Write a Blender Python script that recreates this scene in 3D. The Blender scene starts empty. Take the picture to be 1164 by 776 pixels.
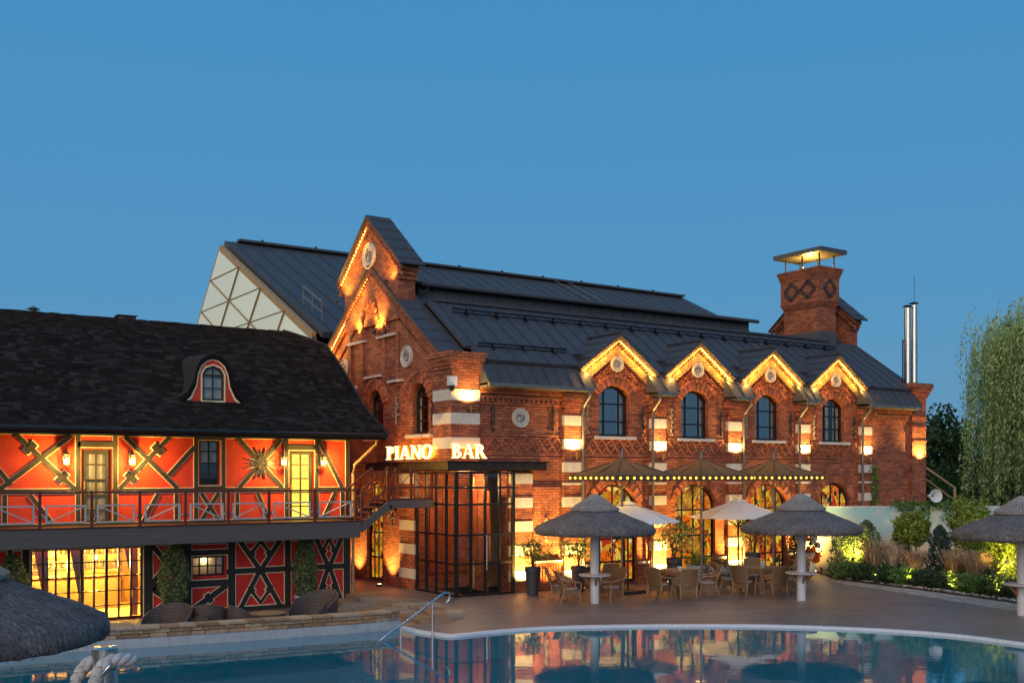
import bpy, math, random
import numpy as np
from mathutils import Vector, Matrix
from mathutils.geometry import tessellate_polygon

random.seed(7); rng = np.random.default_rng(7)
PI = math.pi
S = bpy.context.scene
COL = S.collection

# ------------------------------------------------------------------ camera
cd = bpy.data.cameras.new('camera'); cam = bpy.data.objects.new('camera', cd); COL.objects.link(cam)
A = math.atan((2400 - 582) / 1200.0)
cam.location = (0, 0, 3.45); cam.rotation_euler = (PI / 2, 0, A - PI / 2 + 2 * (PI / 2 - A) - 2 * (PI / 2 - A))
cam.rotation_euler = (PI / 2, 0, A - PI / 2)
cd.sensor_width = 36.0; cd.lens = 1200 / 1164 * 36; cd.shift_y = 152 / 1164.0
cd.clip_start = 0.1; cd.clip_end = 6000
S.camera = cam
# ------------------------------------------------------------------ sky, sun, exposure
SUN_EL, SUN_AZ = math.radians(2.0), math.radians(215)      # afterglow: behind and left of the camera
w = bpy.data.worlds.new('World'); S.world = w; w.use_nodes = True
nt = w.node_tree; nt.nodes.clear()
sky = nt.nodes.new('ShaderNodeTexSky'); sky.sky_type = 'NISHITA'; sky.sun_disc = False
sky.sun_elevation = SUN_EL; sky.sun_rotation = SUN_AZ; sky.ozone_density = 3.0; sky.air_density = 1.0; sky.dust_density = 0.6
tc = nt.nodes.new('ShaderNodeTexCoord'); sx = nt.nodes.new('ShaderNodeSeparateXYZ')
nt.links.new(tc.outputs['Generated'], sx.inputs[0])
cr = nt.nodes.new('ShaderNodeValToRGB'); nt.links.new(sx.outputs['Z'], cr.inputs[0])
e = cr.color_ramp.elements
e[0].position = 0.0; e[0].color = (0.108, 0.262, 0.420, 1)
e[1].position = 0.46; e[1].color = (0.046, 0.228, 0.470, 1)
m_ = e.new(0.17); m_.color = (0.072, 0.250, 0.455, 1)
sc_ = nt.nodes.new('ShaderNodeMix'); sc_.data_type = 'RGBA'; sc_.blend_type = 'MULTIPLY'; sc_.inputs[0].default_value = 1
nt.links.new(cr.outputs[0], sc_.inputs[6]); sc_.inputs[7].default_value = (10, 10, 10, 1)
mx = nt.nodes.new('ShaderNodeMix'); mx.data_type = 'RGBA'; mx.inputs[0].default_value = 0.86
nt.links.new(sky.outputs[0], mx.inputs[6]); nt.links.new(sc_.outputs[2], mx.inputs[7])
# afterglow low in the west, round the place where the sun went down
vd = nt.nodes.new('ShaderNodeVectorMath'); vd.operation = 'DOT_PRODUCT'; nt.links.new(tc.outputs['Generated'], vd.inputs[0]); vd.inputs[1].default_value = (-0.80, 0.58, 0.15)
gw_ = nt.nodes.new('ShaderNodeValToRGB'); nt.links.new(vd.outputs['Value'], gw_.inputs[0]); ge = gw_.color_ramp.elements
ge[0].position = 0.58; ge[0].color = (0, 0, 0, 1); ge[1].position = 1.0; ge[1].color = (1, 1, 1, 1)
gm = nt.nodes.new('ShaderNodeMix'); gm.data_type = 'RGBA'; nt.links.new(gw_.outputs[0], gm.inputs[0]); nt.links.new(mx.outputs[2], gm.inputs[6]); gm.inputs[7].default_value = (8.0, 7.4, 5.2, 1)
bg = nt.nodes.new('ShaderNodeBackground'); bg.inputs[1].default_value = 0.13
wo = nt.nodes.new('ShaderNodeOutputWorld')
nt.links.new(gm.outputs[2], bg.inputs[0]); nt.links.new(bg.outputs[0], wo.inputs[0])
sl = bpy.data.lights.new('sun', 'SUN'); sl.energy = 1.65; sl.angle = math.radians(60); sl.color = (1.0, 0.80, 0.66)
so = bpy.data.objects.new('sun', sl); COL.objects.link(so)
# the glow of the set sun comes from low behind the camera, to the left
d = Vector((0.60, 0.74, -0.36)).normalized(); so.rotation_euler = d.to_track_quat('-Z', 'Y').to_euler()
S.view_settings.view_transform = 'Standard'; S.view_settings.look = 'None'
S.view_settings.exposure = 0.0; S.view_settings.gamma = 1.0; S.view_settings.use_curve_mapping = False
S.render.engine = 'CYCLES'
cy = S.cycles
cy.use_denoising = True; cy.max_bounces = 6; cy.diffuse_bounces = 3; cy.glossy_bounces = 4; cy.transparent_max_bounces = 16
cy.transmission_bounces = 4; cy.sample_clamp_indirect = 3.0; cy.caustics_reflective = False; cy.caustics_refractive = False
cy.use_light_tree = True
LIGHTK = 4.6
WARM = (1.0, 0.62, 0.16)

# ------------------------------------------------------------------ materials
M = {}
class N:                                     # tiny node helper
    def __init__(s, name):
        s.m = bpy.data.materials.new(name); s.m.use_nodes = True; s.t = s.m.node_tree; s.t.nodes.clear()
        s.out = s.n('OutputMaterial'); M[name] = s.m
    def n(s, kind, **kw):
        x = s.t.nodes.new('ShaderNode' + kind)
        for k, v in kw.items(): setattr(x, k, v)
        return x
    def l(s, a, b): s.t.links.new(a, b)
    def math(s, op, a, b=None, c=None):
        x = s.n('Math', operation=op)
        for i, v in enumerate((a, b, c)):
            if v is None: continue
            if isinstance(v, (int, float)): x.inputs[i].default_value = v
            else: s.l(v, x.inputs[i])
        return x.outputs[0]
    def mix(s, f, a, b, mode='MIX'):
        x = s.n('Mix', data_type='RGBA', blend_type=mode)
        for i, v in ((0, f), (6, a), (7, b)):
            if isinstance(v, (int, float)): x.inputs[i].default_value = v
            elif isinstance(v, tuple): x.inputs[i].default_value = (*v[:3], 1)
            else: s.l(v, x.inputs[i])
        return x.outputs[2]
    def noise(s, vec=None, scale=5, detail=4, rough=.6):
        x = s.n('TexNoise'); x.inputs['Scale'].default_value = scale; x.inputs['Detail'].default_value = detail
        x.inputs['Roughness'].default_value = rough
        if vec is not None: s.l(vec, x.inputs['Vector'])
        return x.outputs[0]
    def ramp(s, f, stops, interp='LINEAR'):
        x = s.n('ValToRGB'); x.color_ramp.interpolation = interp; el = x.color_ramp.elements
        while len(el) < len(stops): el.new(.5)
        for q, (p, c) in zip(el, stops): q.position = p; q.color = (*c, 1) if isinstance(c, tuple) else (c, c, c, 1)
        s.l(f, x.inputs[0]); return x.outputs[0]
    def pos(s): return s.n('NewGeometry').outputs['Position']
    def isl(s): return s.n('NewGeometry').outputs['Random Per Island']
    def bsdf(s, col, rough=.6, metal=0., bump=None, bstr=.3, bdist=.02, spec=.5, alpha=None):
        b = s.n('BsdfPrincipled')
        for k, v in (('Base Color', col), ('Roughness', rough), ('Metallic', metal), ('Specular IOR Level', spec)):
            if isinstance(v, (int, float)): b.inputs[k].default_value = v
            elif isinstance(v, tuple): b.inputs[k].default_value = (*v[:3], 1)
            else: s.l(v, b.inputs[k])
        if bump is not None:
            bp = s.n('Bump'); bp.inputs['Strength'].default_value = bstr; bp.inputs['Distance'].default_value = bdist
            s.l(bump, bp.inputs['Height']); s.l(bp.outputs[0], b.inputs['Normal'])
        return b.outputs[0]
    def done(s, sh): s.l(sh, s.out.inputs[0]); return s.m

def simple(name, col, rough=.6, metal=0., var=.25, scale=6., bump=.15, isl=0., bscale=None, spec=.5):
    k = N(name); p = k.pos(); nz = k.noise(p, scale, 5)
    lo = tuple(c * (1 - var) for c in col); hi = tuple(min(1, c * (1 + var)) for c in col)
    c = k.ramp(nz, [(.3, lo), (.7, hi)])
    if isl: c = k.mix(1., c, k.ramp(k.isl(), [(0, 1 - isl), (1, 1 + isl)]), 'MULTIPLY')
    r = k.math('MULTIPLY_ADD', nz, .2, rough - .1)
    return k.done(k.bsdf(c, r, metal, k.noise(p, bscale or scale * 6, 3) if bump else None, bump, .01, spec))

def wallvec(k):                              # (along the wall, height) for walls facing X or Y
    g = k.n('NewGeometry'); sp = k.n('SeparateXYZ'); k.l(g.outputs['Position'], sp.inputs[0])
    sn = k.n('SeparateXYZ'); k.l(g.outputs['True Normal'], sn.inputs[0])
    f = k.math('GREATER_THAN', k.math('ABSOLUTE', sn.outputs[0]), .7)
    u = k.math('ADD', k.math('MULTIPLY', sp.outputs[0], k.math('SUBTRACT', 1., f)), k.math('MULTIPLY', sp.outputs[1], f))
    cb = k.n('CombineXYZ'); k.l(u, cb.inputs[0]); k.l(sp.outputs[2], cb.inputs[1]); return cb.outputs[0], g.outputs['Position'], u, sp.outputs[2]

def brickmat(name, c1, c2, mortar, bw=.25, rh=.0765, ms=.007, stain=.5):
    k = N(name); v, p, u, z = wallvec(k)
    b = k.n('TexBrick'); k.l(v, b.inputs['Vector']); b.inputs['Scale'].default_value = 1
    for q, val in (('Brick Width', bw), ('Row Height', rh), ('Mortar Size', ms), ('Mortar Smooth', .3), ('Bias', -.1)): b.inputs[q].default_value = val
    b.inputs['Color1'].default_value = (*c1, 1); b.inputs['Color2'].default_value = (*c2, 1); b.inputs['Mortar'].default_value = (*mortar, 1)
    n1 = k.noise(p, 1.3, 6, .65); n2 = k.noise(p, 7, 4, .7)
    c = k.mix(1., b.outputs[0], k.ramp(n1, [(.25, .55), (.5, 1.), (.8, 1.35)]), 'MULTIPLY')
    c = k.mix(k.math('MULTIPLY', k.ramp(n2, [(.60, 0.), (.72, 1.)]), stain * .35), c, (.42, .33, .27))
    c = k.mix(k.math('MULTIPLY', k.ramp(k.noise(p, 3.1, 5, .75), [(.56, 0.), (.7, 1.)]), stain * .7), c, (.045, .022, .018))
    h = k.math('ADD', k.math('MULTIPLY', b.outputs[1], -1.), k.math('MULTIPLY', n2, .5))
    return k.done(k.bsdf(c, .85, 0, h, .7, .012))
brickmat('brick', (.52, .138, .050), (.23, .052, .024), (.085, .055, .042), .27, .082, .011, .6)
brickmat('brick_trim', (.48, .14, .055), (.28, .068, .03), (.10, .065, .05), .27, .082, .011, .25)
brickmat('brick_lit_gold', (.58, .30, .10), (.44, .20, .065), (.16, .10, .06), .27, .082, .011, .15)  # dormer trim brick with the gold of the lamplight put into its colour
brickmat('brick_dark', (.085, .05, .045), (.05, .033, .03), (.09, .07, .06), stain=.1)
simple('voussoir', (.40, .115, .05), .85, 0, .25, 12, .4, isl=.45)
simple('relief', (.26, .22, .19), .7, 0, .2, 14, .3)
simple('stone_block', (.66, .58, .47), .75, 0, .12, 9, .2)
simple('sill_stone', (.56, .52, .48), .7, 0, .15, 8, .2)
simple('cream', (.72, .60, .42), .7, 0, .12, 9, .1)
simple('medallion', (.60, .53, .45), .7, 0, .2, 14, .3)
k = N('roof_metal'); p = k.pos(); nz = k.noise(p, .7, 4); n3 = k.noise(p, 4, 5, .7)
k.done(k.bsdf(k.mix(k.ramp(n3, [(.35, 0.), (.75, 1.)]), (.056, .056, .064), (.078, .078, .087)), k.math('MULTIPLY_ADD', nz, .2, .48), .0, n3, .08, .02, .28))
k = N('roof_metal_grey'); p = k.pos(); nz = k.noise(p, 3, 5)
k.done(k.bsdf(k.mix(nz, (.075, .075, .08), (.11, .11, .115)), .5, .3, nz, .05))
k = N('shingle'); p = k.pos(); r = k.isl()
c = k.ramp(r, [(0, (.012, .0098, .0090)), (.5, (.0195, .0158, .0147)), (.8, (.029, .0238, .0222)), (1, (.044, .036, .0335))])
k.done(k.bsdf(k.mix(1., c, k.ramp(k.noise(p, 40, 3), [(.3, .7), (.7, 1.3)]), 'MULTIPLY'), .9, 0, k.noise(p, 120, 2), .5, .006, .12))
simple('dark_frame', (.018, .016, .015), .45, .3, .3, 10, 0)
simple('canopy_metal', (.05, .032, .02), .5, .4, .3, 6, .1)
simple('zinc', (.22, .20, .175), .45, .5, .2, 6, .1)
k = N('timber'); p = k.pos(); v = k.n('Mapping'); v.inputs['Scale'].default_value = (2, 2, 9); k.l(p, v.inputs[0]); nz = k.noise(v.outputs[0], 3, 6, .7)
k.done(k.bsdf(k.ramp(nz, [(.3, (.017, .0125, .009)), (.7, (.038, .028, .019))]), .75, 0, nz, .5, .01))
simple('timber_black', (.018, .016, .017), .7, 0, .3, 8, .2)
k = N('plaster_red'); p = k.pos(); nz = k.noise(p, 2.5, 6, .65)
k.done(k.bsdf(k.ramp(nz, [(.25, (.48, .028, .010)), (.75, (.68, .050, .014))]), .75, 0, k.noise(p, 14, 5, .7), .35, .015))
simple('plaster_dark', (.58, .024, .019), .8, 0, .2, 3, .3)
simple('trim_cream', (.80, .66, .42), .7, 0, .1, 10, 0)
simple('rail_red', (.105, .022, .018), .45, .2, .2, 8, 0)
simple('rail_grey', (.40, .37, .37), .5, .2, .15, 8, 0)
k = N('plank_grey'); p = k.pos(); v = k.n('Mapping'); v.inputs['Scale'].default_value = (.6, 3, 22); k.l(p, v.inputs[0]); nz = k.noise(v.outputs[0], 2.2, 6, .7)
sp = k.n('SeparateXYZ'); k.l(p, sp.inputs[0])
gr = k.ramp(k.math('FRACT', k.math('MULTIPLY', sp.outputs[2], 8.7)), [(0, .35), (.06, 1.), (1, 1.)])
k.done(k.bsdf(k.mix(1., k.ramp(nz, [(.3, (.055, .049, .049)), (.7, (.105, .095, .095))]), gr, 'MULTIPLY'), .7, 0, nz, .4, .008))
k = N('deck'); p = k.pos(); mp = k.n('Mapping'); mp.inputs['Rotation'].default_value = (0, 0, math.radians(33.4)); k.l(p, mp.inputs[0])
b = k.n('TexBrick'); k.l(mp.outputs[0], b.inputs[0]); b.inputs['Scale'].default_value = 1
for q, val in (('Brick Width', 3.2), ('Row Height', .145), ('Mortar Size', .008), ('Mortar Smooth', .1), ('Bias', 0)): b.inputs[q].default_value = val
b.inputs['Color1'].default_value = (.275, .20, .172, 1); b.inputs['Color2'].default_value = (.195, .138, .120, 1); b.inputs['Mortar'].default_value = (.03, .02, .015, 1)
v = k.n('Mapping'); v.inputs['Scale'].default_value = (1.2, 26, 1); k.l(mp.outputs[0], v.inputs[0]); nz = k.noise(v.outputs[0], 1.6, 6, .7)
n1 = k.noise(p, .8, 5, .6)
c = k.mix(1., b.outputs[0], k.ramp(nz, [(.3, .72), (.7, 1.25)]), 'MULTIPLY')
c = k.mix(1., c, k.ramp(n1, [(.3, .8), (.7, 1.2)]), 'MULTIPLY')
k.done(k.bsdf(c, k.math('MULTIPLY_ADD', nz, .22, .34), 0, k.math('ADD', k.math('MULTIPLY', b.outputs[1], -1.), nz), .35, .006))
brickmat('paving', (.42, .37, .31), (.30, .26, .22), (.16, .14, .12), .4, .2, .01)
k = N('paving_stone'); p = k.pos(); b = k.n('TexBrick'); k.l(p, b.inputs[0]); b.inputs['Scale'].default_value = 1
for q, val in (('Brick Width', .42), ('Row Height', .21), ('Mortar Size', .012), ('Bias', 0)): b.inputs[q].default_value = val
b.inputs['Color1'].default_value = (.46, .40, .33, 1); b.inputs['Color2'].default_value = (.34, .29, .24, 1); b.inputs['Mortar'].default_value = (.15, .13, .11, 1)
k.done(k.bsdf(k.mix(1., b.outputs[0], k.ramp(k.noise(p, 6, 5), [(.3, .7), (.7, 1.3)]), 'MULTIPLY'), .85, 0, b.outputs[1], -.3, .01))
k = N('stonework'); p = k.pos(); r = k.isl()
c = k.ramp(r, [(0, (.16, .09, .05)), (.25, (.36, .22, .125)), (.5, (.25, .15, .09)), (.75, (.44, .31, .19)), (1, (.26, .21, .18))])
nz = k.noise(p, 12, 6, .7)
k.done(k.bsdf(k.mix(1., c, k.ramp(nz, [(.25, .6), (.75, 1.35)]), 'MULTIPLY'), .9, 0, nz, .7, .02))
simple('pale_tile', (.36, .375, .39), .5, 0, .15, 5, .1)
simple('coping_white', (.70, .70, .74), .5, 0, .08, 8, .1)
k = N('pool_tile'); p = k.pos(); b = k.n('TexBrick'); v, pp, u, z = wallvec(k); k.l(p, b.inputs[0]); b.inputs['Scale'].default_value = 1; b.offset = 0
for q, val in (('Brick Width', .12), ('Row Height', .12), ('Mortar Size', .006), ('Bias', 0)): b.inputs[q].default_value = val
b.inputs['Color1'].default_value = (.06, .50, .58, 1); b.inputs['Color2'].default_value = (.07, .55, .64, 1); b.inputs['Mortar'].default_value = (.06, .45, .55, 1)
k.done(k.bsdf(b.outputs[0], .5))
def schlick(k, f0):                          # reflectance of a thin clear sheet, the same from both sides
    g = k.n('NewGeometry'); dt = k.n('VectorMath', operation='DOT_PRODUCT'); k.l(g.outputs['Incoming'], dt.inputs[0]); k.l(g.outputs['Normal'], dt.inputs[1])
    return k.math('MULTIPLY_ADD', k.math('POWER', k.math('SUBTRACT', 1., k.math('MINIMUM', k.math('ABSOLUTE', dt.outputs['Value']), 1.)), 5.), 1 - f0, f0)
k = N('water'); p = k.pos(); mp = k.n('Mapping'); mp.inputs['Scale'].default_value = (1, 1, 1); k.l(p, mp.inputs[0])
n1 = k.noise(mp.outputs[0], 1.7, 4, .55); bp = k.n('Bump'); bp.inputs['Strength'].default_value = .05; bp.inputs['Distance'].default_value = .05; k.l(n1, bp.inputs['Height'])
gl = k.n('BsdfGlossy'); gl.inputs['Roughness'].default_value = .03; gl.inputs['Color'].default_value = (1, 1, 1, 1); k.l(bp.outputs[0], gl.inputs['Normal'])
tr = k.n('BsdfTransparent'); tr.inputs[0].default_value = (.45, .90, .95, 1)
df = k.n('BsdfDiffuse'); df.inputs[0].default_value = (.018, .235, .325, 1); body = k.n('MixShader'); body.inputs[0].default_value = .62    # scattering in the water itself
k.l(tr.outputs[0], body.inputs[1]); k.l(df.outputs[0], body.inputs[2])
ms = k.n('MixShader'); k.l(k.math('MINIMUM', k.math('MULTIPLY', schlick(k, .021), 1.1), 1.), ms.inputs[0]); k.l(body.outputs[0], ms.inputs[1]); k.l(gl.outputs[0], ms.inputs[2])
k.done(ms.outputs[0])
def glassmat(name, tint, mult=1.6, rough=.01, base=0.):
    k = N(name); f_ = schlick(k, .04)
    gl = k.n('BsdfGlossy'); gl.inputs['Roughness'].default_value = rough
    tr = k.n('BsdfTransparent'); tr.inputs[0].default_value = (*tint, 1); ms = k.n('MixShader')
    k.l(k.math('MINIMUM', k.math('MULTIPLY_ADD', f_, mult, base), 1.), ms.inputs[0]); k.l(tr.outputs[0], ms.inputs[1]); k.l(gl.outputs[0], ms.inputs[2]); k.done(ms.outputs[0])
glassmat('pane', (.85, .88, .88), 1.5)
glassmat('pane_mirror', (.75, .77, .77), 1.6, .02, .16)
def emit(name, col, s, var=0., scale=4.):
    k = N(name); e = k.n('Emission'); e.inputs[1].default_value = s
    if var: k.l(k.ramp(k.noise(k.pos(), scale, 4), [(.3, tuple(c * (1 - var) for c in col)), (.7, tuple(c * (1 + var * .5) for c in col))]), e.inputs[0])
    else: e.inputs[0].default_value = (*col, 1)
    k.done(e.outputs[0])
emit('lamp_glow', (1, .70, .30), 14)
emit('bulb_yellow', (1, .56, .07), 3.2)
emit('led_strip', (1, .50, .06), 26)
emit('letter_glow', (1, .78, .38), 2.7)
emit('letter_edge', (1, .36, .02), 2.2)
emit('door_lit', (1, .66, .08), 2.6, .35, 3)
emit('garden_lamp', (1, .72, .15), 10)
k = N('stained'); v, p, u, z = wallvec(k)
wn1 = k.n('TexNoise'); wn1.inputs['Scale'].default_value = 2.6; wn1.inputs['Detail'].default_value = 3; k.l(v, wn1.inputs['Vector'])
vm = k.n('VectorMath', operation='MULTIPLY_ADD'); k.l(wn1.outputs['Color'], vm.inputs[0]); vm.inputs[1].default_value = (.75, .75, 0); k.l(v, vm.inputs[2])
v2 = k.n('Mapping'); v2.inputs['Scale'].default_value = (1, .7, 1); k.l(vm.outputs[0], v2.inputs[0]); v0, v = v, v2.outputs[0]
vo = k.n('TexVoronoi'); vo.inputs['Scale'].default_value = 7.5; k.l(v, vo.inputs['Vector'])
sv = k.n('SeparateColor'); k.l(vo.outputs['Color'], sv.inputs[0])
vivid = k.ramp(sv.outputs[0], [(0, (.95, .16, .01)), (.20, (1, .42, .02)), (.36, (1, .66, .05)), (.5, (.55, .03, .01)), (.62, (.02, .025, .02)), (.74, (.9, .24, .02)), (.86, (.75, .30, .02)), (.93, (.85, .8, .28))], 'CONSTANT')
amber = k.ramp(k.noise(p, 3, 5, .7), [(.3, (.09, .035, .008)), (.5, (.50, .20, .015)), (.62, (.85, .42, .04)), (.75, (1., .62, .10))])
c = k.mix(k.ramp(k.noise(v, 1.1, 4), [(.40, 0.), (.50, 1.)]), amber, vivid)
ve = k.n('TexVoronoi', feature='DISTANCE_TO_EDGE'); ve.inputs['Scale'].default_value = 7.5; k.l(v, ve.inputs['Vector'])
c = k.mix(1., c, k.ramp(ve.outputs['Distance'], [(.01, .12), (.05, 1.)]), 'MULTIPLY')
e = k.n('Emission'); k.l(c, e.inputs[0]); e.inputs[1].default_value = .85
gl = k.n('BsdfGlossy'); gl.inputs['Roughness'].default_value = .05; ms = k.n('MixShader'); ms.inputs[0].default_value = .10
k.l(e.outputs[0], ms.inputs[1]); k.l(gl.outputs[0], ms.inputs[2]); k.done(ms.outputs[0])
k = N('thatch'); p = k.pos(); oc = k.n('TexCoord'); so_ = k.n('SeparateXYZ'); k.l(oc.outputs['Object'], so_.inputs[0])
an = k.math('ARCTAN2', so_.outputs[1], so_.outputs[0]); rad_ = k.math('SQRT', k.math('ADD', k.math('MULTIPLY', so_.outputs[0], so_.outputs[0]), k.math('MULTIPLY', so_.outputs[1], so_.outputs[1])))
cv_ = k.n('CombineXYZ'); k.l(k.math('MULTIPLY', an, 34.), cv_.inputs[0]); k.l(k.math('MULTIPLY', rad_, 6.), cv_.inputs[1]); k.l(k.math('MULTIPLY', so_.outputs[2], 9.), cv_.inputs[2])
nz = k.math('ADD', k.math('MULTIPLY', k.noise(cv_.outputs[0], 1.5, 5, .75), .6), k.math('MULTIPLY', k.noise(p, 26, 4, .8), .4)); n1 = k.noise(p, 2.5, 4)
c = k.ramp(nz, [(.34, (.05, .042, .042)), (.5, (.14, .121, .119)), (.64, (.34, .30, .29))])
c = k.mix(1., c, k.ramp(n1, [(.3, .75), (.7, 1.2)]), 'MULTIPLY')
k.done(k.bsdf(c, .95, 0, nz, 1., .05))
simple('thatch_cap', (.27, .235, .22), .9, 0, .3, 14, .6)
simple('pole_white', (.58, .58, .60), .5, 0, .1, 5, .05)
simple('table_white', (.50, .49, .50), .5, 0, .1, 5, .05)
simple('wood_brace', (.30, .13, .055), .6, 0, .25, 10, .1)
k = N('wicker'); p = k.pos(); wv = k.n('TexWave', wave_type='BANDS', bands_direction='Z'); wv.inputs['Scale'].default_value = 14; wv.inputs['Distortion'].default_value = 1.5; k.l(p, wv.inputs[0])
nz = k.noise(p, 40, 3)
k.done(k.bsdf(k.mix(1., k.ramp(wv.outputs[1], [(.2, (.13, .068, .032)), (.6, (.31, .175, .085))]), k.ramp(nz, [(.3, .75), (.7, 1.2)]), 'MULTIPLY'), .6, 0, wv.outputs[1], .6, .01))
simple('wicker_wood', (.37, .22, .115), .55, 0, .25, 12, .1)
simple('cushion', (.34, .27, .23), .9, 0, .15, 12, .3)
k = N('rattan_dark'); p = k.pos(); wv = k.n('TexWave', wave_type='BANDS', bands_direction='Z'); wv.inputs['Scale'].default_value = 10; wv.inputs['Distortion'].default_value = 1.; k.l(p, wv.inputs[0])
k.done(k.bsdf(k.mix(1., k.ramp(wv.outputs[1], [(.2, (.05, .034, .028)), (.7, (.12, .082, .066))]), k.ramp(k.noise(p, 9, 3), [(.3, .8), (.7, 1.2)]), 'MULTIPLY'), .6, 0, wv.outputs[1], .6, .012))
simple('cushion_brown', (.20, .135, .10), .9, 0, .2, 12, .3)
simple('pot_dark', (.045, .046, .052), .5, 0, .2, 6, .1)
simple('pot_white', (.36, .38, .41), .5, 0, .12, 6, .1)
simple('ceramic', (.8, .8, .8), .3, 0, .02, 6, 0)
k = N('fabric_tan'); p = k.pos(); df = k.n('BsdfDiffuse'); df.inputs[0].default_value = (.20, .14, .085, 1); tl = k.n('BsdfTranslucent'); tl.inputs[0].default_value = (.22, .13, .06, 1)
ms = k.n('MixShader'); ms.inputs[0].default_value = .35; k.l(df.outputs[0], ms.inputs[1]); k.l(tl.outputs[0], ms.inputs[2]); k.done(ms.outputs[0])
k = N('fabric_white'); df = k.n('BsdfDiffuse'); df.inputs[0].default_value = (.82, .81, .82, 1); tl = k.n('BsdfTranslucent'); tl.inputs[0].default_value = (.6, .55, .5, 1)
ms = k.n('MixShader'); ms.inputs[0].default_value = .15; k.l(df.outputs[0], ms.inputs[1]); k.l(tl.outputs[0], ms.inputs[2]); k.done(ms.outputs[0])
simple('valance', (.07, .05, .03), .8, 0, .2, 6, 0)
simple('umbrella_pole', (.22, .18, .14), .4, .6, .15, 6, 0)
simple('steel', (.55, .55, .57), .22, 1., .1, 5, .02)
simple('steel_rail', (.45, .50, .56), .25, 1., .1, 5, .02)
simple('flue_steel', (.62, .58, .54), .25, 1., .15, 5, .03)
simple('rope', (.50, .47, .45), .9, 0, .2, 30, .5)
def leafmat(name, lo, hi, tl=.3):
    k = N(name); r = k.isl(); c = k.ramp(r, [(0, lo), (.7, hi), (1, tuple(x * 1.5 for x in hi))])
    df = k.bsdf(c, .6, 0); t = k.n('BsdfTranslucent'); k.l(c, t.inputs[0]); ms = k.n('MixShader'); ms.inputs[0].default_value = tl
    k.l(df, ms.inputs[1]); k.l(t.outputs[0], ms.inputs[2]); k.done(ms.outputs[0])
leafmat('leaf_dark', (.018, .040, .014), (.055, .105, .034))
leafmat('leaf_mid', (.055, .115, .022), (.14, .25, .050))
leafmat('leaf_yellow', (.10, .155, .02), (.24, .31, .045))
leafmat('leaf_olive', (.07, .105, .03), (.16, .22, .065))
leafmat('leaf_blue', (.018, .040, .032), (.055, .10, .08))
leafmat('leaf_willow', (.19, .26, .085), (.44, .53, .21))
leafmat('leaf_conifer', (.06, .095, .035), (.15, .21, .085))
leafmat('grass_straw', (.24, .16, .09), (.52, .36, .23))
leafmat('grass_pale', (.36, .26, .18), (.58, .47, .36))
leafmat('petal_orange', (.55, .07, .02), (.8, .16, .04))
leafmat('petal_cream', (.5, .38, .26), (.7, .58, .45))
simple('bark', (.06, .045, .032), .9, 0, .3, 14, .6)
simple('ground', (.035, .042, .020), .95, 0, .4, 2, .4)
simple('lounge_paving', (.20, .15, .115), .8, 0, .3, 4, .3)
simple('soil', (.05, .038, .028), .95, 0, .4, 6, .6)
simple('pebble', (.42, .37, .31), .8, 0, .3, 9, .3, isl=.4)
k = N('mural'); g = k.n('NewGeometry'); sp = k.n('SeparateXYZ'); k.l(g.outputs['Position'], sp.inputs[0]); p = g.outputs['Position']
base = k.ramp(k.math('MULTIPLY', sp.outputs[2], .4), [(.0, (.66, .46, .26)), (.35, (.64, .50, .34)), (.6, (.40, .54, .54)), (1., (.27, .50, .56))])
cl = k.ramp(k.noise(p, .62, 5, .62), [(.52, 0.), (.64, 1.)])
c = k.mix(k.math('MULTIPLY', cl, .85), base, (.70, .56, .40))
k.done(k.bsdf(c, .8, 0, k.noise(p, 30, 3), .1, .01))
simple('curtain', (.62, .50, .36), .9, 0, .2, 8, .2)
simple('room_dark', (.035, .028, .024), .9, 0, .3, 3, 0)
simple('room_warm', (.62, .42, .16), .8, 0, .35, 2.5, .2)
simple('interior_wood', (.22, .10, .04), .5, 0, .3, 6, .1)
simple('poster_orange', (.34, .075, .025), .7, 0, .3, 3, 0)
simple('horn_white', (.62, .62, .64), .4, 0, .05, 6, 0)
simple('camera_white', (.7, .7, .7), .4, 0, .05, 6, 0)
simple('brass', (.50, .33, .12), .35, .8, .15, 8, 0)
simple('iron', (.06, .05, .045), .5, .6, .2, 10, .1)
simple('iron_cream', (.30, .24, .16), .6, .2, .2, 10, .1)
bot = N('bottle_glass'); bot.done(bot.bsdf(bot.ramp(bot.isl(), [(0, (.02, .05, .02)), (.4, (.25, .10, .02)), (.7, (.35, .30, .2)), (1, (.3, .04, .03))]), .15))
simple('burnt_rim', (.40, .25, .12), .6, .2, .2, 6, 0)
# pale western sky reflection put into the base colour, with real gloss mixed in
k = N('gable_glass'); p = k.pos(); r = k.isl(); gl = k.n('BsdfGlossy'); gl.inputs['Roughness'].default_value = .25; gl.inputs[0].default_value = (.9, .9, .85, 1)
df = k.bsdf(k.ramp(r, [(0, (.50, .55, .48)), (1, (.66, .67, .54))]), .3); ms = k.n('MixShader'); ms.inputs[0].default_value = .5
k.l(df, ms.inputs[1]); k.l(gl.outputs[0], ms.inputs[2]); k.done(ms.outputs[0])

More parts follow.
